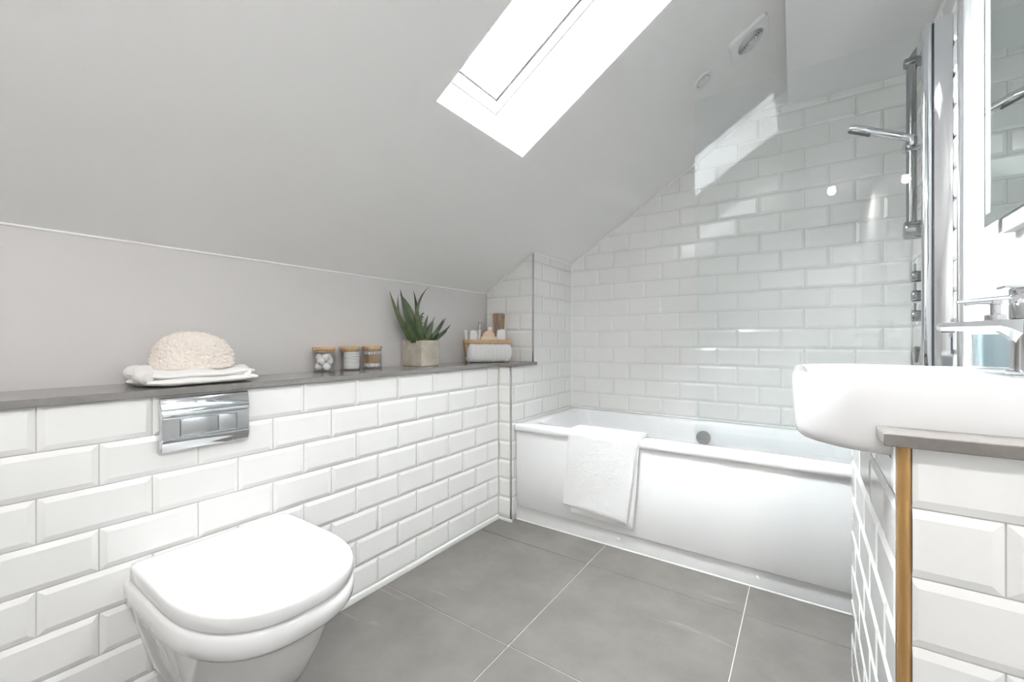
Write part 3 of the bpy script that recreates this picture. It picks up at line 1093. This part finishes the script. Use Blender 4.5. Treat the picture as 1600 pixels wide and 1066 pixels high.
rings += [bi(0.018, 0.140, RZ - 0.002, 0.125), bi(0.023, 0.145, RZ - 0.010, 0.12), bi(0.032, 0.153, RZ - 0.045, 0.115), bi(0.055, 0.17, RZ - 0.085, 0.10), bi(0.10, 0.205, RZ - 0.103, 0.08), bi(0.15, 0.225, RZ - 0.108, 0.06)]
loft(bm, rings)
obj('bowl', bm, 'ceramic', ba, 50)
bm = lathe(nb(), [(0.032, 0), (0.030, 0.004), (0.022, 0.006)], (0.155, 1.143, RZ - 0.108), 28, True, True)
obj('waste', bm, 'chrome', ba)

# ------------------------------------------------------------------ basin mixer tap
tx, ty = 0.331, 1.145
tp = thing('basin_tap', 'chrome single lever mixer tap on the basin deck', 'tap', (tx, ty, RZ))
bm = lathe(nb(), [(0.029, 0.0), (0.029, 0.005), (0.0235, 0.008), (0.0225, 0.06), (0.0245, 0.085), (0.0245, 0.098)], (tx, ty, RZ - 0.001), 40)
obj('tap_body', bm, 'chrome', tp)


def sec(x, w_, zt, zb):
    k = 0.35
    return [(x, ty - w_, zt), (x, ty - w_ * k, zt + 0.001), (x, ty + w_ * k, zt + 0.001), (x, ty + w_, zt), (x, ty + w_ * 0.92, (zt + zb) / 2), (x, ty + w_ * 0.55, zb), (x, ty - w_ * 0.55, zb), (x, ty - w_ * 0.92, (zt + zb) / 2)]


bm = nb()
loft(bm, [sec(0.214, 0.0150, 1.0105, 0.9985), sec(0.216, 0.0165, 1.0120, 0.9970), sec(0.292, 0.0195, 1.0160, 0.9955), sec(0.304, 0.021, 1.0165, 0.986), sec(0.318, 0.0215, 1.017, 0.966)])
obj('spout', bm, 'chrome', tp, 22)
bm = lathe(nb(), [(0.009, 0.0), (0.0095, 0.005)], (0.228, ty, 0.994), 20)
obj('aerator', bm, 'hollow', tp)
bm = lathe(nb(), [(0.0225, 0.0), (0.0245, 0.0015), (0.0245, 0.026), (0.0235, 0.0275), (0.0235, 0.0285), (0.0245, 0.030), (0.0245, 0.053), (0.022, 0.056)], (tx, ty, 1.0175), 40)
hd = obj('tap_handle', bm, 'chrome', tp)
bm = tube(nb(), [(tx - 0.015, ty, 1.058), (0.239, ty, 1.0515)], [0.0042, 0.0036], 12)
obj('lever', bm, 'chrome', hd)
bm = nb()
loft(bm, [[(x, ty - w_, z), (x, ty + w_, z), (x, ty + w_, z + 0.004), (x, ty - w_, z + 0.004)] for x, w_, z in ((tx - 0.035, 0.020, 1.0735), (tx + 0.0, 0.022, 1.0745), (tx + 0.045, 0.018, 1.078))])
obj('top_plate', bm, 'chrome', hd)

# ------------------------------------------------------------------ soap dispenser
dx, dy = 0.338, 1.335
sd_ = thing('soap_dispenser', 'square clear soap dispenser with blue liquid and chrome pump on the basin', 'soap dispenser', (dx, dy, RZ))


def sq(h, z, r=0.006):
    return [(dx + x, dy + y, z) for x, y in rrect(-h, h, -h, h, r, 4)]


bm = nb()
loft(bm, [sq(0.030, RZ), sq(0.032, RZ + 0.002), sq(0.0325, 1.000), sq(0.031, 1.006), sq(0.018, 1.013, 0.010), sq(0.014, 1.016, 0.012)])
obj('bottle', bm, 'clear_glass', sd_, 40)
bm = nb()
loft(bm, [sq(0.0285, RZ + 0.004), sq(0.0300, 0.992)])
obj('liquid_soap', bm, 'soap', sd_, 40)
bm = lathe(nb(), [(0.016, 1.014), (0.0165, 1.017), (0.0165, 1.033), (0.012, 1.035), (0.008, 1.036), (0.008, 1.055), (0.010, 1.056), (0.010, 1.067), (0.008, 1.069)], (dx, dy, 0), 24)
pm = obj('pump', bm, 'satin_chrome', sd_)
bm = tube(nb(), [(dx, dy, 1.062), (dx - 0.030, dy - 0.005, 1.063), (dx - 0.048, dy - 0.008, 1.059)], [0.006, 0.0055, 0.0045], 12)
obj('nozzle', bm, 'satin_chrome', pm)

# ------------------------------------------------------------------ mirror
mi = thing('wall_mirror', 'frameless mirror with pale frosted border standing off the wall above the basin', 'mirror', (XP, 1.20, 1.28))
MY0, MY1, MZ0, MZ1 = 0.72, 1.657, 1.281, 2.08
obj('mirror_glass', box(nb(), 0.398, 0.403, MY0, MY1, MZ0, MZ1, 0.001, 1), 'mirror_glass', mi)
obj('frosted_strip', box(nb(), 0.3974, 0.3985, MY1 - 0.050, MY1 - 0.014, MZ0 + 0.03, MZ1 - 0.03), 'frosted_band', mi)
obj('backing_box', box(nb(), 0.4032, XP - 0.001, MY0 + 0.10, MY1 - 0.107, 1.243, MZ1 - 0.06, 0.002), 'white_plastic', mi)

# ------------------------------------------------------------------ folded muslin and sponge on the ledge
mu = thing('muslin_cloth', 'crumpled white muslin cloth folded on the ledge under the sponge', 'cloth', (-1.51, 0.51, ZS1))


def lumpy(cx, cy, cz, hx, hy, hz, rot, seed, amp, fold, n=40, m=14, rr=0.5):
    """cushion-like folded layer: superellipse outline with wavy edge"""
    bm = nb()
    rings = []
    ca, sa = math.cos(rot), math.sin(rot)
    prof = []
    for i in range(m + 1):
        a = -PI / 2 + PI * i / m
        prof.append((max(0.02, abs(math.cos(a)) ** rr), math.sin(a)))
    for q, zz in prof:
        ring = []
        for k in range(n):
            t = 2 * PI * k / n
            ct, st = math.cos(t), math.sin(t)
            x = math.copysign(abs(ct) ** 0.42, ct) * hx * q
            y = math.copysign(abs(st) ** 0.42, st) * hy * q
            e = 1 + 0.05 * fnoise((ct * 2, st * 2, seed), 1.2)
            x *= e
            y *= e
            z = cz + hz * zz
            wv = amp * fnoise((x * 14, y * 14, seed), 1.0) + fold * math.sin(y * 55 + x * 30 + seed) * (0.5 + 0.5 * zz)
            z += wv * (0.5 + 0.5 * zz)
            z = max(z, ZS1 + 0.0003)
            ring.append((cx + x * ca - y * sa, cy + x * sa + y * ca, z))
        rings.append(ring)
    loft(bm, rings)
    return bm


obj('bottom_layer', lumpy(-1.508, 0.512, ZS1 + 0.012, 0.112, 0.148, 0.0135, 0.10, 1.3, 0.006, 0.0022, 72, 12), 'muslin', mu, 70)
obj('top_layer', lumpy(-1.512, 0.510, ZS1 + 0.031, 0.105, 0.142, 0.0125, 0.06, 5.9, 0.010, 0.0025, 72, 12), 'muslin', mu, 70)
bm = nb()
pts, rad = [], []
for i in range(25):
    t = i / 24
    pts.append((-1.600 + 0.175 * t, 0.380 + 0.016 * math.sin(t * 5.0) + 0.012 * t, ZS1 + 0.032 - 0.008 * t + 0.004 * math.sin(t * 9)))
    rad.append(0.0255 * (0.6 + 0.45 * math.sin(PI * min(1, max(0.0, t * 0.94 + 0.05)))) + 0.002 * math.sin(t * 23))
tube(bm, pts, rad, 18)
for v in bm.verts:
    v.co.z = max(v.co.z, ZS1 + 0.0003)
obj('rolled_edge', bm, 'muslin', mu, 70)
bm = nb()
pts, rad = [], []
for i in range(25):
    t = i / 24
    pts.append((-1.585 + 0.165 * t, 0.628 + 0.014 * math.sin(t * 4.0), ZS1 + 0.027 + 0.004 * math.sin(t * 7)))
    rad.append(0.020 * (0.5 + 0.5 * math.sin(PI * min(1, max(0.0, t * 0.94 + 0.04)))) + 0.0015 * math.sin(t * 19))
tube(bm, pts, rad, 18)
for v in bm.verts:
    v.co.z = max(v.co.z, ZS1 + 0.0003)
obj('fold_end', bm, 'muslin', mu, 70)

bm = nb()
bmesh.ops.create_icosphere(bm, subdivisions=7, radius=1.0)
cz = ZS1 + 0.049
for v in bm.verts:
    d = v.co.normalized()
    z = d.z
    e = 1 + 0.05 * fnoise(d, 1.5) + 0.02 * fnoise(d, 4)
    dd = (abs(d.x) ** 2.6 + abs(d.y) ** 2.6 + abs(d.z) ** 2.6) ** (1 / 2.6)
    px, py, pz = d.x / dd * 0.078, d.y / dd * 0.100, (z / dd * 0.102 if z > 0 else z * 0.014)
    vor = noise.voronoi(Vector((px, py, pz)) * 118)[0][0]
    bumpy = 0.0105 * (0.42 - vor) if z > -0.1 else 0
    p = Vector((px, py, pz)) * e + d * bumpy
    sq_ = 1.0
    v.co = Vector((-1.525 + p.x * sq_, 0.512 + p.y * sq_, cz + p.z))
sp = obj('bath_sponge', bm, 'sponge', None, 180)
tag(sp, 'rounded cream natural sponge with knobbly surface resting on the muslin cloth', 'sponge')

# ------------------------------------------------------------------ three glass jars with bamboo lids and what is in them
JR, JH = 0.0415, 0.088


def jar(cx, cy, label):
    t = thing('glass_jar', label, 'jar', (cx, cy, ZS1), 0, 'glass jars with bamboo lids')
    r = JR
    bm = lathe(nb(), [(r - 0.004, 0.0005), (r - 0.001, 0.002), (r, 0.006), (r, JH), (r - 0.003, JH), (r - 0.003, 0.007), (r - 0.006, 0.0045)], (cx, cy, ZS1), 40)
    obj('jar_body', bm, 'clear_glass', t, 40)
    bm = lathe(nb(), [(r + 0.001, 0.0), (r + 0.002, 0.001), (r + 0.002, 0.010), (r + 0.001, 0.011)], (cx, cy, ZS1 + JH + 0.0005), 40)
    ld = obj('lid', bm, 'bamboo', t, 40)
    bm = lathe(nb(), [(r - 0.007, 0.0), (r - 0.0045, 0.002), (r - 0.0045, 0.0105)], (cx, cy, ZS1 + JH - 0.010), 36)
    obj('lid_plug', bm, 'bamboo', ld, 40)
    return t


JX = -1.594
jar(JX, 0.980, 'round glass jar of cotton balls with a bamboo lid')
jar(JX - 0.002, 1.100, 'round glass jar of stacked cotton pads with a bamboo lid')
jar(JX - 0.004, 1.214, 'round glass jar of cotton buds with a bamboo lid')

bm = nb()
bmesh.ops.create_icosphere(bm, subdivisions=3, radius=0.0155)
for v in bm.verts:
    v.co *= 1 + 0.10 * fnoise(v.co, 90) + 0.05 * fnoise(v.co, 260)
cb = obj('cotton_ball', bm, 'cotton', None, 180)
tag(cb, 'fluffy white cotton ball in the first glass jar', 'cotton ball', 'cotton balls in the jar')
spots = [(0.019, 0.0, 0.021), (-0.008, 0.019, 0.020), (-0.012, -0.017, 0.021), (0.008, -0.019, 0.043), (0.012, 0.017, 0.044), (-0.018, 0.004, 0.046), (0.019, -0.003, 0.0595), (-0.004, 0.017, 0.0605), (-0.008, -0.016, 0.0595)]
for i, (a, b, c) in enumerate(spots):
    o = cb if i == 0 else cb.copy()
    if i:
        COL.objects.link(o)
    o.location = (JX + a * 0.92, 0.980 + b * 0.92, ZS1 + c)
    o.rotation_euler = (i * 1.3, i * 0.7, i * 2.1)

bm = lathe(nb(), [(0.029, 0.0), (0.032, 0.0012), (0.0325, 0.0033), (0.032, 0.0054), (0.029, 0.0066)], (0, 0, 0), 28)
cp = obj('cotton_pad', bm, 'cotton', None, 40)
tag(cp, 'round white cotton pad stacked in the middle glass jar', 'cotton pad', 'cotton pads in the jar')
for i in range(11):
    o = cp if i == 0 else cp.copy()
    if i:
        COL.objects.link(o)
    o.location = (JX + 0.004 + random.uniform(-0.0016, 0.0016), 1.103 + random.uniform(-0.0016, 0.0016), ZS1 + 0.0052 + i * 0.0066)

bm = nb()
lathe(bm, [(0.0008, -0.036), (0.0030, -0.034), (0.0034, -0.029), (0.0028, -0.0225), (0.0012, -0.020)], (0, 0, 0), 8)
nf = len(bm.faces)
lathe(bm, [(0.0012, 0.020), (0.0028, 0.0225), (0.0034, 0.029), (0.0030, 0.034), (0.0008, 0.036)], (0, 0, 0), 8)
bm.faces.ensure_lookup_table()
nf = len(bm.faces)
lathe(bm, [(0.0012, -0.0201), (0.0012, 0.0201)], (0, 0, 0), 6)
bm.faces.ensure_lookup_table()
for f in bm.faces[nf:]:
    f.material_index = 1
cbud = obj('cotton_bud', bm, ['cotton', 'bud_stick'], None, 60)
tag(cbud, 'cotton bud with a tan wooden stick standing in the third glass jar', 'cotton bud', 'cotton buds in the jar')
k = 0
for rr_, cnt, tl in ((0.0315, 26, 0.32), (0.024, 16, 0.22), (0.015, 9, 0.14), (0.006, 4, 0.05)):
    for i in range(cnt):
        a = 2 * PI * i / cnt + rr_ * 40
        o = cbud if k == 0 else cbud.copy()
        if k:
            COL.objects.link(o)
        k += 1
        o.location = (JX - 0.004 + rr_ * math.cos(a), 1.214 + rr_ * math.sin(a), ZS1 + 0.0415 + random.uniform(0, 0.003))
        M = Matrix.Rotation(a, 4, 'Z') @ Matrix.Rotation(random.uniform(-tl, tl) * 0.9, 4, 'X')
        o.rotation_euler = M.to_euler()

# ------------------------------------------------------------------ potted succulent
PCX, PCY, PH, PS = -1.572, 1.484, 0.126, 0.064
pp = thing('potted_succulent', 'spiky green succulents in a square beige concrete pot on the ledge', 'potted plant', (PCX, PCY, ZS1), R(3))
bm = nb()


def psq(h, z, r=0.003):
    return [(x, y, z) for x, y in rrect(-h, h, -h, h, r, 3)]


loft(bm, [psq(PS - 0.004, 0.0), psq(PS - 0.001, 0.002), psq(PS, PH - 0.002), psq(PS - 0.001, PH), psq(PS - 0.009, PH), psq(PS - 0.010, PH - 0.012)], True, True)
obj('pot', bm, 'concrete', pp, 40, local=True)
bm = nb()
loft(bm, [psq(PS - 0.0105, PH - 0.02), psq(PS - 0.0105, PH - 0.010), psq(PS - 0.03, PH - 0.004)])
obj('soil', bm, 'soil', pp, 40, local=True)


def leaf(base, tip, wd, bend, material, n=9, mid=None):
    """tapering, channelled blade from base to tip"""
    b, t = Vector(base), Vector(tip)
    ax = t - b
    L = ax.length
    out = Vector((0.8, -0.5, 0.2))
    side = ax.cross(out).normalized()
    up = side.cross(ax).normalized()
    bm = nb()
    rings = []
    for i in range(n + 1):
        s = i / n
        c = b + ax * s + Vector(bend) * (4 * s * (1 - s))
        wv = wd * 1.18 * (0.75 + 0.5 * s - 1.25 * s ** 2.2) if s < 1 else 0.0
        wv = max(wv, 0.0006)
        th = wv * 0.34
        rings.append([c - side * wv, c - side * wv * 0.45 - up * th * 1.5, c + side * wv * 0.45 - up * th * 1.5, c + side * wv, c + side * wv * 0.4 + up * th * 0.1, c - side * wv * 0.4 + up * th * 0.1])
    loft(bm, rings)
    o = obj('leaf', bm, material, pp, 60)
    return o


zt = ZS1 + PH - 0.008
leaf((-1.560, 1.430, zt), (-1.560, 1.279, 1.206), 0.0150, (0.0, -0.008, -0.022), 'leaf_mid')
leaf((-1.600, 1.440, zt), (-1.605, 1.369, 1.200), 0.0070, (0, -0.028, 0.0), 'leaf_dark')
leaf((-1.552, 1.452, zt), (-1.550, 1.333, 1.217), 0.0165, (0.004, -0.016, -0.010), 'leaf_dark')
leaf((-1.575, 1.462, zt), (-1.585, 1.360, 1.200), 0.0150, (0, 0.020, 0.02), 'leaf_mid')
leaf((-1.580, 1.455, zt), (-1.580, 1.442, 1.223), 0.0125, (0, 0.018, 0.0), 'leaf_dark')
leaf((-1.565, 1.470, zt), (-1.560, 1.526, 1.247), 0.0080, (0.0, -0.046, 0.024), 'leaf_mid', 14)
leaf((-1.600, 1.470, zt), (-1.625, 1.410, 1.150), 0.010, (0, 0.0, 0.0), 'leaf_dark')
leaf((-1.548, 1.440, zt), (-1.535, 1.345, 1.120), 0.0120, (0, -0.010, -0.010), 'leaf_mid')
leaf((-1.545, 1.462, zt), (-1.530, 1.425, 1.115), 0.0120, (0, 0.008, 0.0), 'leaf_mid')
# lower, wider spiky rosette on the right
leaf((-1.575, 1.515, zt), (-1.575, 1.536, 1.108), 0.0115, (0, -0.012, 0.0), 'leaf_dark')
leaf((-1.560, 1.520, zt), (-1.550, 1.559, 1.100), 0.0120, (0, -0.006, 0.0), 'leaf_mid')
leaf((-1.560, 1.520, zt), (-1.572, 1.662, 1.097), 0.0125, (0, -0.004, -0.012), 'leaf_dark')
leaf((-1.550, 1.525, zt), (-1.542, 1.669, 1.062), 0.0110, (0, 0, -0.010), 'leaf_dark')
leaf((-1.545, 1.520, zt), (-1.522, 1.619, 1.026), 0.0095, (0, 0, -0.004), 'leaf_dark')
leaf((-1.552, 1.518, zt), (-1.555, 1.628, 1.094), 0.0115, (0, 0.0, -0.010), 'leaf_mid')
leaf((-1.600, 1.520, zt), (-1.620, 1.600, 1.075), 0.010, (0, 0, 0), 'leaf_dark')
# pale centre rosette
rc = Vector((-1.548, 1.470, zt))
for i in range(14):
    a = 2 * PI * i / 14
    el = 0.45 if i % 2 else 0.95
    ln = 0.055 if i % 2 else 0.043
    d = Vector((math.cos(a) * math.cos(el), math.sin(a) * math.cos(el), math.sin(el)))
    leaf(rc, rc + d * ln, 0.0085, (0, 0, -0.004), 'leaf_light' if i % 2 == 0 else 'leaf_mid', 6)
for i in range(9):
    a = 2 * PI * i / 9 + 0.3
    c0 = Vector((-1.545 + 0.012 * math.cos(a), 1.505 + 0.012 * math.sin(a), zt))
    d = Vector((math.cos(a) * 0.8, math.sin(a) * 0.8, 0.75))
    leaf(c0, c0 + d * 0.060, 0.0085, (0, 0, -0.006), 'leaf_dark', 6)
for i in range(8):
    a = 2 * PI * i / 8 + 0.2
    c0 = Vector((-1.545 + 0.010 * math.cos(a), 1.440 + 0.010 * math.sin(a), zt))
    d = Vector((math.cos(a) * 0.85, math.sin(a) * 0.85, 0.5))
    leaf(c0, c0 + d * 0.048, 0.0080, (0, 0, -0.005), 'leaf_mid', 6)
# small sprig with curled leaflets
stem_pts = [(-1.597, 1.495, zt), (-1.598, 1.500, 1.03), (-1.599, 1.512, 1.075), (-1.600, 1.516, 1.105)]
obj('stem', tube(nb(), stem_pts, [0.0022, 0.002, 0.0018, 0.0012], 8), 'leaf_mid', pp)
for i in range(12):
    z = 1.035 + 0.0064 * i
    y = 1.501 + 0.0013 * i
    a = i * 2.4
    c0 = Vector((-1.599, y, z))
    d = Vector((math.cos(a), math.sin(a), 0.35)).normalized()
    leaf(c0, c0 + d * (0.024 if i < 8 else 0.018), 0.0042, (0, 0, 0.008), 'leaf_light', 6)

# ------------------------------------------------------------------ toiletry box in the corner of the ledge
E_ = Vector((0.6392, 0.7690, 0))
N_ = Vector((0.7690, -0.6392, 0))
CO = Vector((XK, YU, 0))


def bl(u, n, z):
    return CO + E_ * u + N_ * n + Vector((0, 0, z))


BM = Matrix((E_, N_, Vector((0, 0, 1)))).transposed().to_4x4()
BM.translation = CO


bxx = thing('wooden_box', 'open light brown wooden box of toiletries in the ledge corner', 'box', bl(-0.038, 0.185, ZS1))
zb, zt2 = ZS1 + 0.001, 0.979


def board(c0, c1):
    """tapered board: c0 bottom quad, c1 top quad as (u,n)"""
    bm = nb()
    loft(bm, [[bl(u, n, zb) for u, n in c0], [bl(u, n, zt2) for u, n in c1]])
    return bm


obj('side_board', board([(-0.150, 0.202), (0.076, 0.202), (0.076, 0.208), (-0.150, 0.208)], [(-0.168, 0.206), (0.095, 0.206), (0.095, 0.213), (-0.168, 0.213)]), 'basket_wood', bxx, 0)
obj('side_board', board([(-0.150, 0.152), (0.076, 0.152), (0.076, 0.157), (-0.150, 0.157)], [(-0.163, 0.149), (0.080, 0.149), (0.080, 0.154), (-0.163, 0.154)]), 'basket_wood', bxx, 0)
obj('end_board', board([(-0.156, 0.152), (-0.149, 0.152), (-0.149, 0.208), (-0.156, 0.208)], [(-0.171, 0.149), (-0.163, 0.149), (-0.168, 0.213), (-0.176, 0.213)]), 'basket_wood', bxx, 0)
obj('end_board', board([(0.075, 0.152), (0.082, 0.152), (0.082, 0.208), (0.075, 0.208)], [(0.080, 0.149), (0.087, 0.149), (0.102, 0.213), (0.094, 0.213)]), 'basket_wood', bxx, 0)
obj('rim', box(nb(), -0.176, 0.102, 0.2045, 0.2165, 0.958, 0.981, 0.0015, 1, BM), 'basket_wood', bxx)
obj('base', box(nb(), -0.150, 0.076, 0.152, 0.206, zb - 0.001, zb + 0.006, 0, 1, BM), 'basket_wood', bxx)

# rolled towel leaning in front of it
bm = nb()
rings = []
NT = 34
for i in range(NT + 1):
    s = i / NT
    u = -0.163 + 0.256 * s
    endk = min(1, min(s, 1 - s) * 9 + 0.5)
    ring = []
    for k in range(28):
        a = 2 * PI * k / 28
        ca, sa = math.cos(a), math.sin(a)
        rn = 0.030 * endk * (1 + 0.06 * fnoise((s * 5, ca * 2, sa * 2), 1.0))
        rz = 0.0515 * endk * (1 + 0.05 * fnoise((s * 6, sa * 2, 3 + ca), 1.0))
        sc = 0.0011 * math.sin(u * 260 + 2 * fnoise((s * 7, 0, 0), 1.0))
        n = 0.250 + math.copysign(abs(ca) ** 0.75, ca) * (rn + sc)
        z = 0.906 + math.copysign(abs(sa) ** 0.75, sa) * (rz + sc)
        sh = -0.012 if z < 0.88 and i < 6 else 0
        ring.append(bl(u + sh, max(n, 0.2185), max(z, ZS1 + 0.0003)))
    rings.append(ring)
loft(bm, rings)
o = obj('rolled_towel', bm, 'terry', None, 70)
tag(o, 'thick ribbed white towel rolled in front of the wooden box', 'towel')

# contents
o = obj('nail_file_card', box(nb(), -0.164, -0.147, 0.178, 0.182, 0.86, 1.037, 0.0015, 1, BM), 'white_plastic')
for v in o.data.vertices:
    d = (v.co.z - 0.98)
    v.co -= E_ * (0.10 * d)
tag(o, 'narrow white card standing at the end of the wooden box', 'card')


def soft(cu, cn, z0, z1, hu, hn, seed, amp=0.06, power=0.55):
    bm = nb()
    rings = []
    m = 14
    for i in range(m + 1):
        a = -PI / 2 + PI * i / m
        q = max(0.03, abs(math.cos(a)) ** power)
        zz = (z0 + z1) / 2 + (z1 - z0) / 2 * math.sin(a)
        ring = []
        for k in range(28):
            t = 2 * PI * k / 28
            ct, st = math.cos(t), math.sin(t)
            e = 1 + amp * fnoise((ct * 1.5, st * 1.5, seed + math.sin(a)), 2.0)
            ring.append(bl(cu + math.copysign(abs(ct) ** 0.6, ct) * hu * q * e, cn + math.copysign(abs(st) ** 0.6, st) * hn * q * e, zz + (z1 - z0) * 0.04 * fnoise((ct * 2, st * 2, seed), 3)))
        rings.append(ring)
    loft(bm, rings)
    return bm


o = obj('face_cloth', soft(-0.1175, 0.186, 0.860, 1.034, 0.0265, 0.0145, 2.2, 0.14, 0.30), 'terry', None, 70)
tag(o, 'rolled white face cloth beside the card in the wooden box', 'cloth')
o = obj('flannel', soft(0.0470, 0.1885, 0.860, 1.040, 0.0295, 0.0125, 6.2, 0.10, 0.26), 'terry', None, 70)
tag(o, 'bunched white flannel in front of the brown mitt in the wooden box', 'cloth')
br_ = thing('bath_brush', 'round wooden bath brush with pale bristles in the wooden box', 'brush', bl(-0.027, 0.188, 0.98))
bm = nb()
poly = [(-0.027 + 0.036 * math.cos(PI * i / 16), 1.000 + 0.034 * math.sin(PI * i / 16)) for i in range(17)] + [(-0.063, 0.996), (0.009, 0.996)]
loft(bm, [[bl(u, n, z) for u, z in poly] for n in (0.180, 0.198)])
obj('brush_back', bm, 'brush_wood', br_, 40)
bm = nb()
loft(bm, [[bl(-0.027 + u, n, z) for u, n in rrect(-h, h, 0.178, 0.2025, 0.006, 4)] for h, z in ((0.052, 0.930), (0.052, 0.986), (0.046, 0.9995))])
obj('bristles', bm, 'bristle', br_, 40)
o = thing('pump_bottle', 'small clear bottle with a silver pump at the back of the wooden box', 'bottle', bl(-0.078, 0.172, 0.86))
c = bl(-0.078, 0.1735, 0)
bm = lathe(nb(), [(0.010, 0.862), (0.0105, 0.866), (0.0105, 1.026), (0.010, 1.036), (0.007, 1.040)], c, 24)
obj('bottle', bm, 'bottle_clear', o)
bm = lathe(nb(), [(0.0085, 1.040), (0.009, 1.043), (0.009, 1.056), (0.005, 1.058), (0.004, 1.072), (0.008, 1.074), (0.009, 1.083), (0.007, 1.086)], c, 20)
pu = obj('pump', bm, 'satin_chrome', o)
obj('nozzle', tube(nb(), [c + Vector((0, 0, 1.080)), c + E_ * 0.022 + Vector((0, 0, 1.080))], 0.0032, 10), 'satin_chrome', pu)
o = thing('lotion_bottle', 'slim bottle with a square white cap in the wooden box', 'bottle', bl(-0.018, 0.171, 0.86))
obj('bottle', box(nb(), -0.029, -0.007, 0.1625, 0.1775, 0.862, 1.036, 0.003, 2, BM), 'bottle_clear', o)
obj('cap', box(nb(), -0.0285, -0.0075, 0.163, 0.177, 1.0365, 1.057, 0.002, 2, BM), 'white_plastic', o)
mt = thing('scrub_mitt', 'brown scrubbing mitt with cream edging standing tall in the wooden box', 'mitt', bl(0.045, 0.17, 0.86))
def upright(ub0, ub1, ut0, ut1, z0, z1, n0, n1, r):
    """flat upright pad, leaning: its foot spans ub0..ub1 inside the box, its head ut0..ut1"""
    bm = nb()

    def put(q, z, n):
        f = (z - z0) / (z1 - z0)
        lo_, hi_ = ub0 + (ut0 - ub0) * f, ub1 + (ut1 - ub1) * f
        return bl(lo_ + (hi_ - lo_) * q, n, z)
    wd_ = ut1 - ut0
    loft(bm, [[put(u / wd_, z, n) for u, z in rrect(0, wd_, z0, z1, r, 5)] for n in (n0, n1)])
    return bm


obj('pad', upright(0.000, 0.060, 0.003, 0.0755, 0.860, 1.137, 0.1650, 0.1730, 0.010), 'mitt_brown', mt, 40)
obj('cream_backing', upright(0.018, 0.070, 0.030, 0.0925, 0.860, 1.134, 0.1582, 0.1648, 0.008), 'cream_cloth', mt, 40)
obj('edging', upright(0.0605, 0.066, 0.0768, 0.0850, 0.870, 1.131, 0.1650, 0.1690, 0.002), 'cream_cloth', mt, 40)

# ------------------------------------------------------------------ done
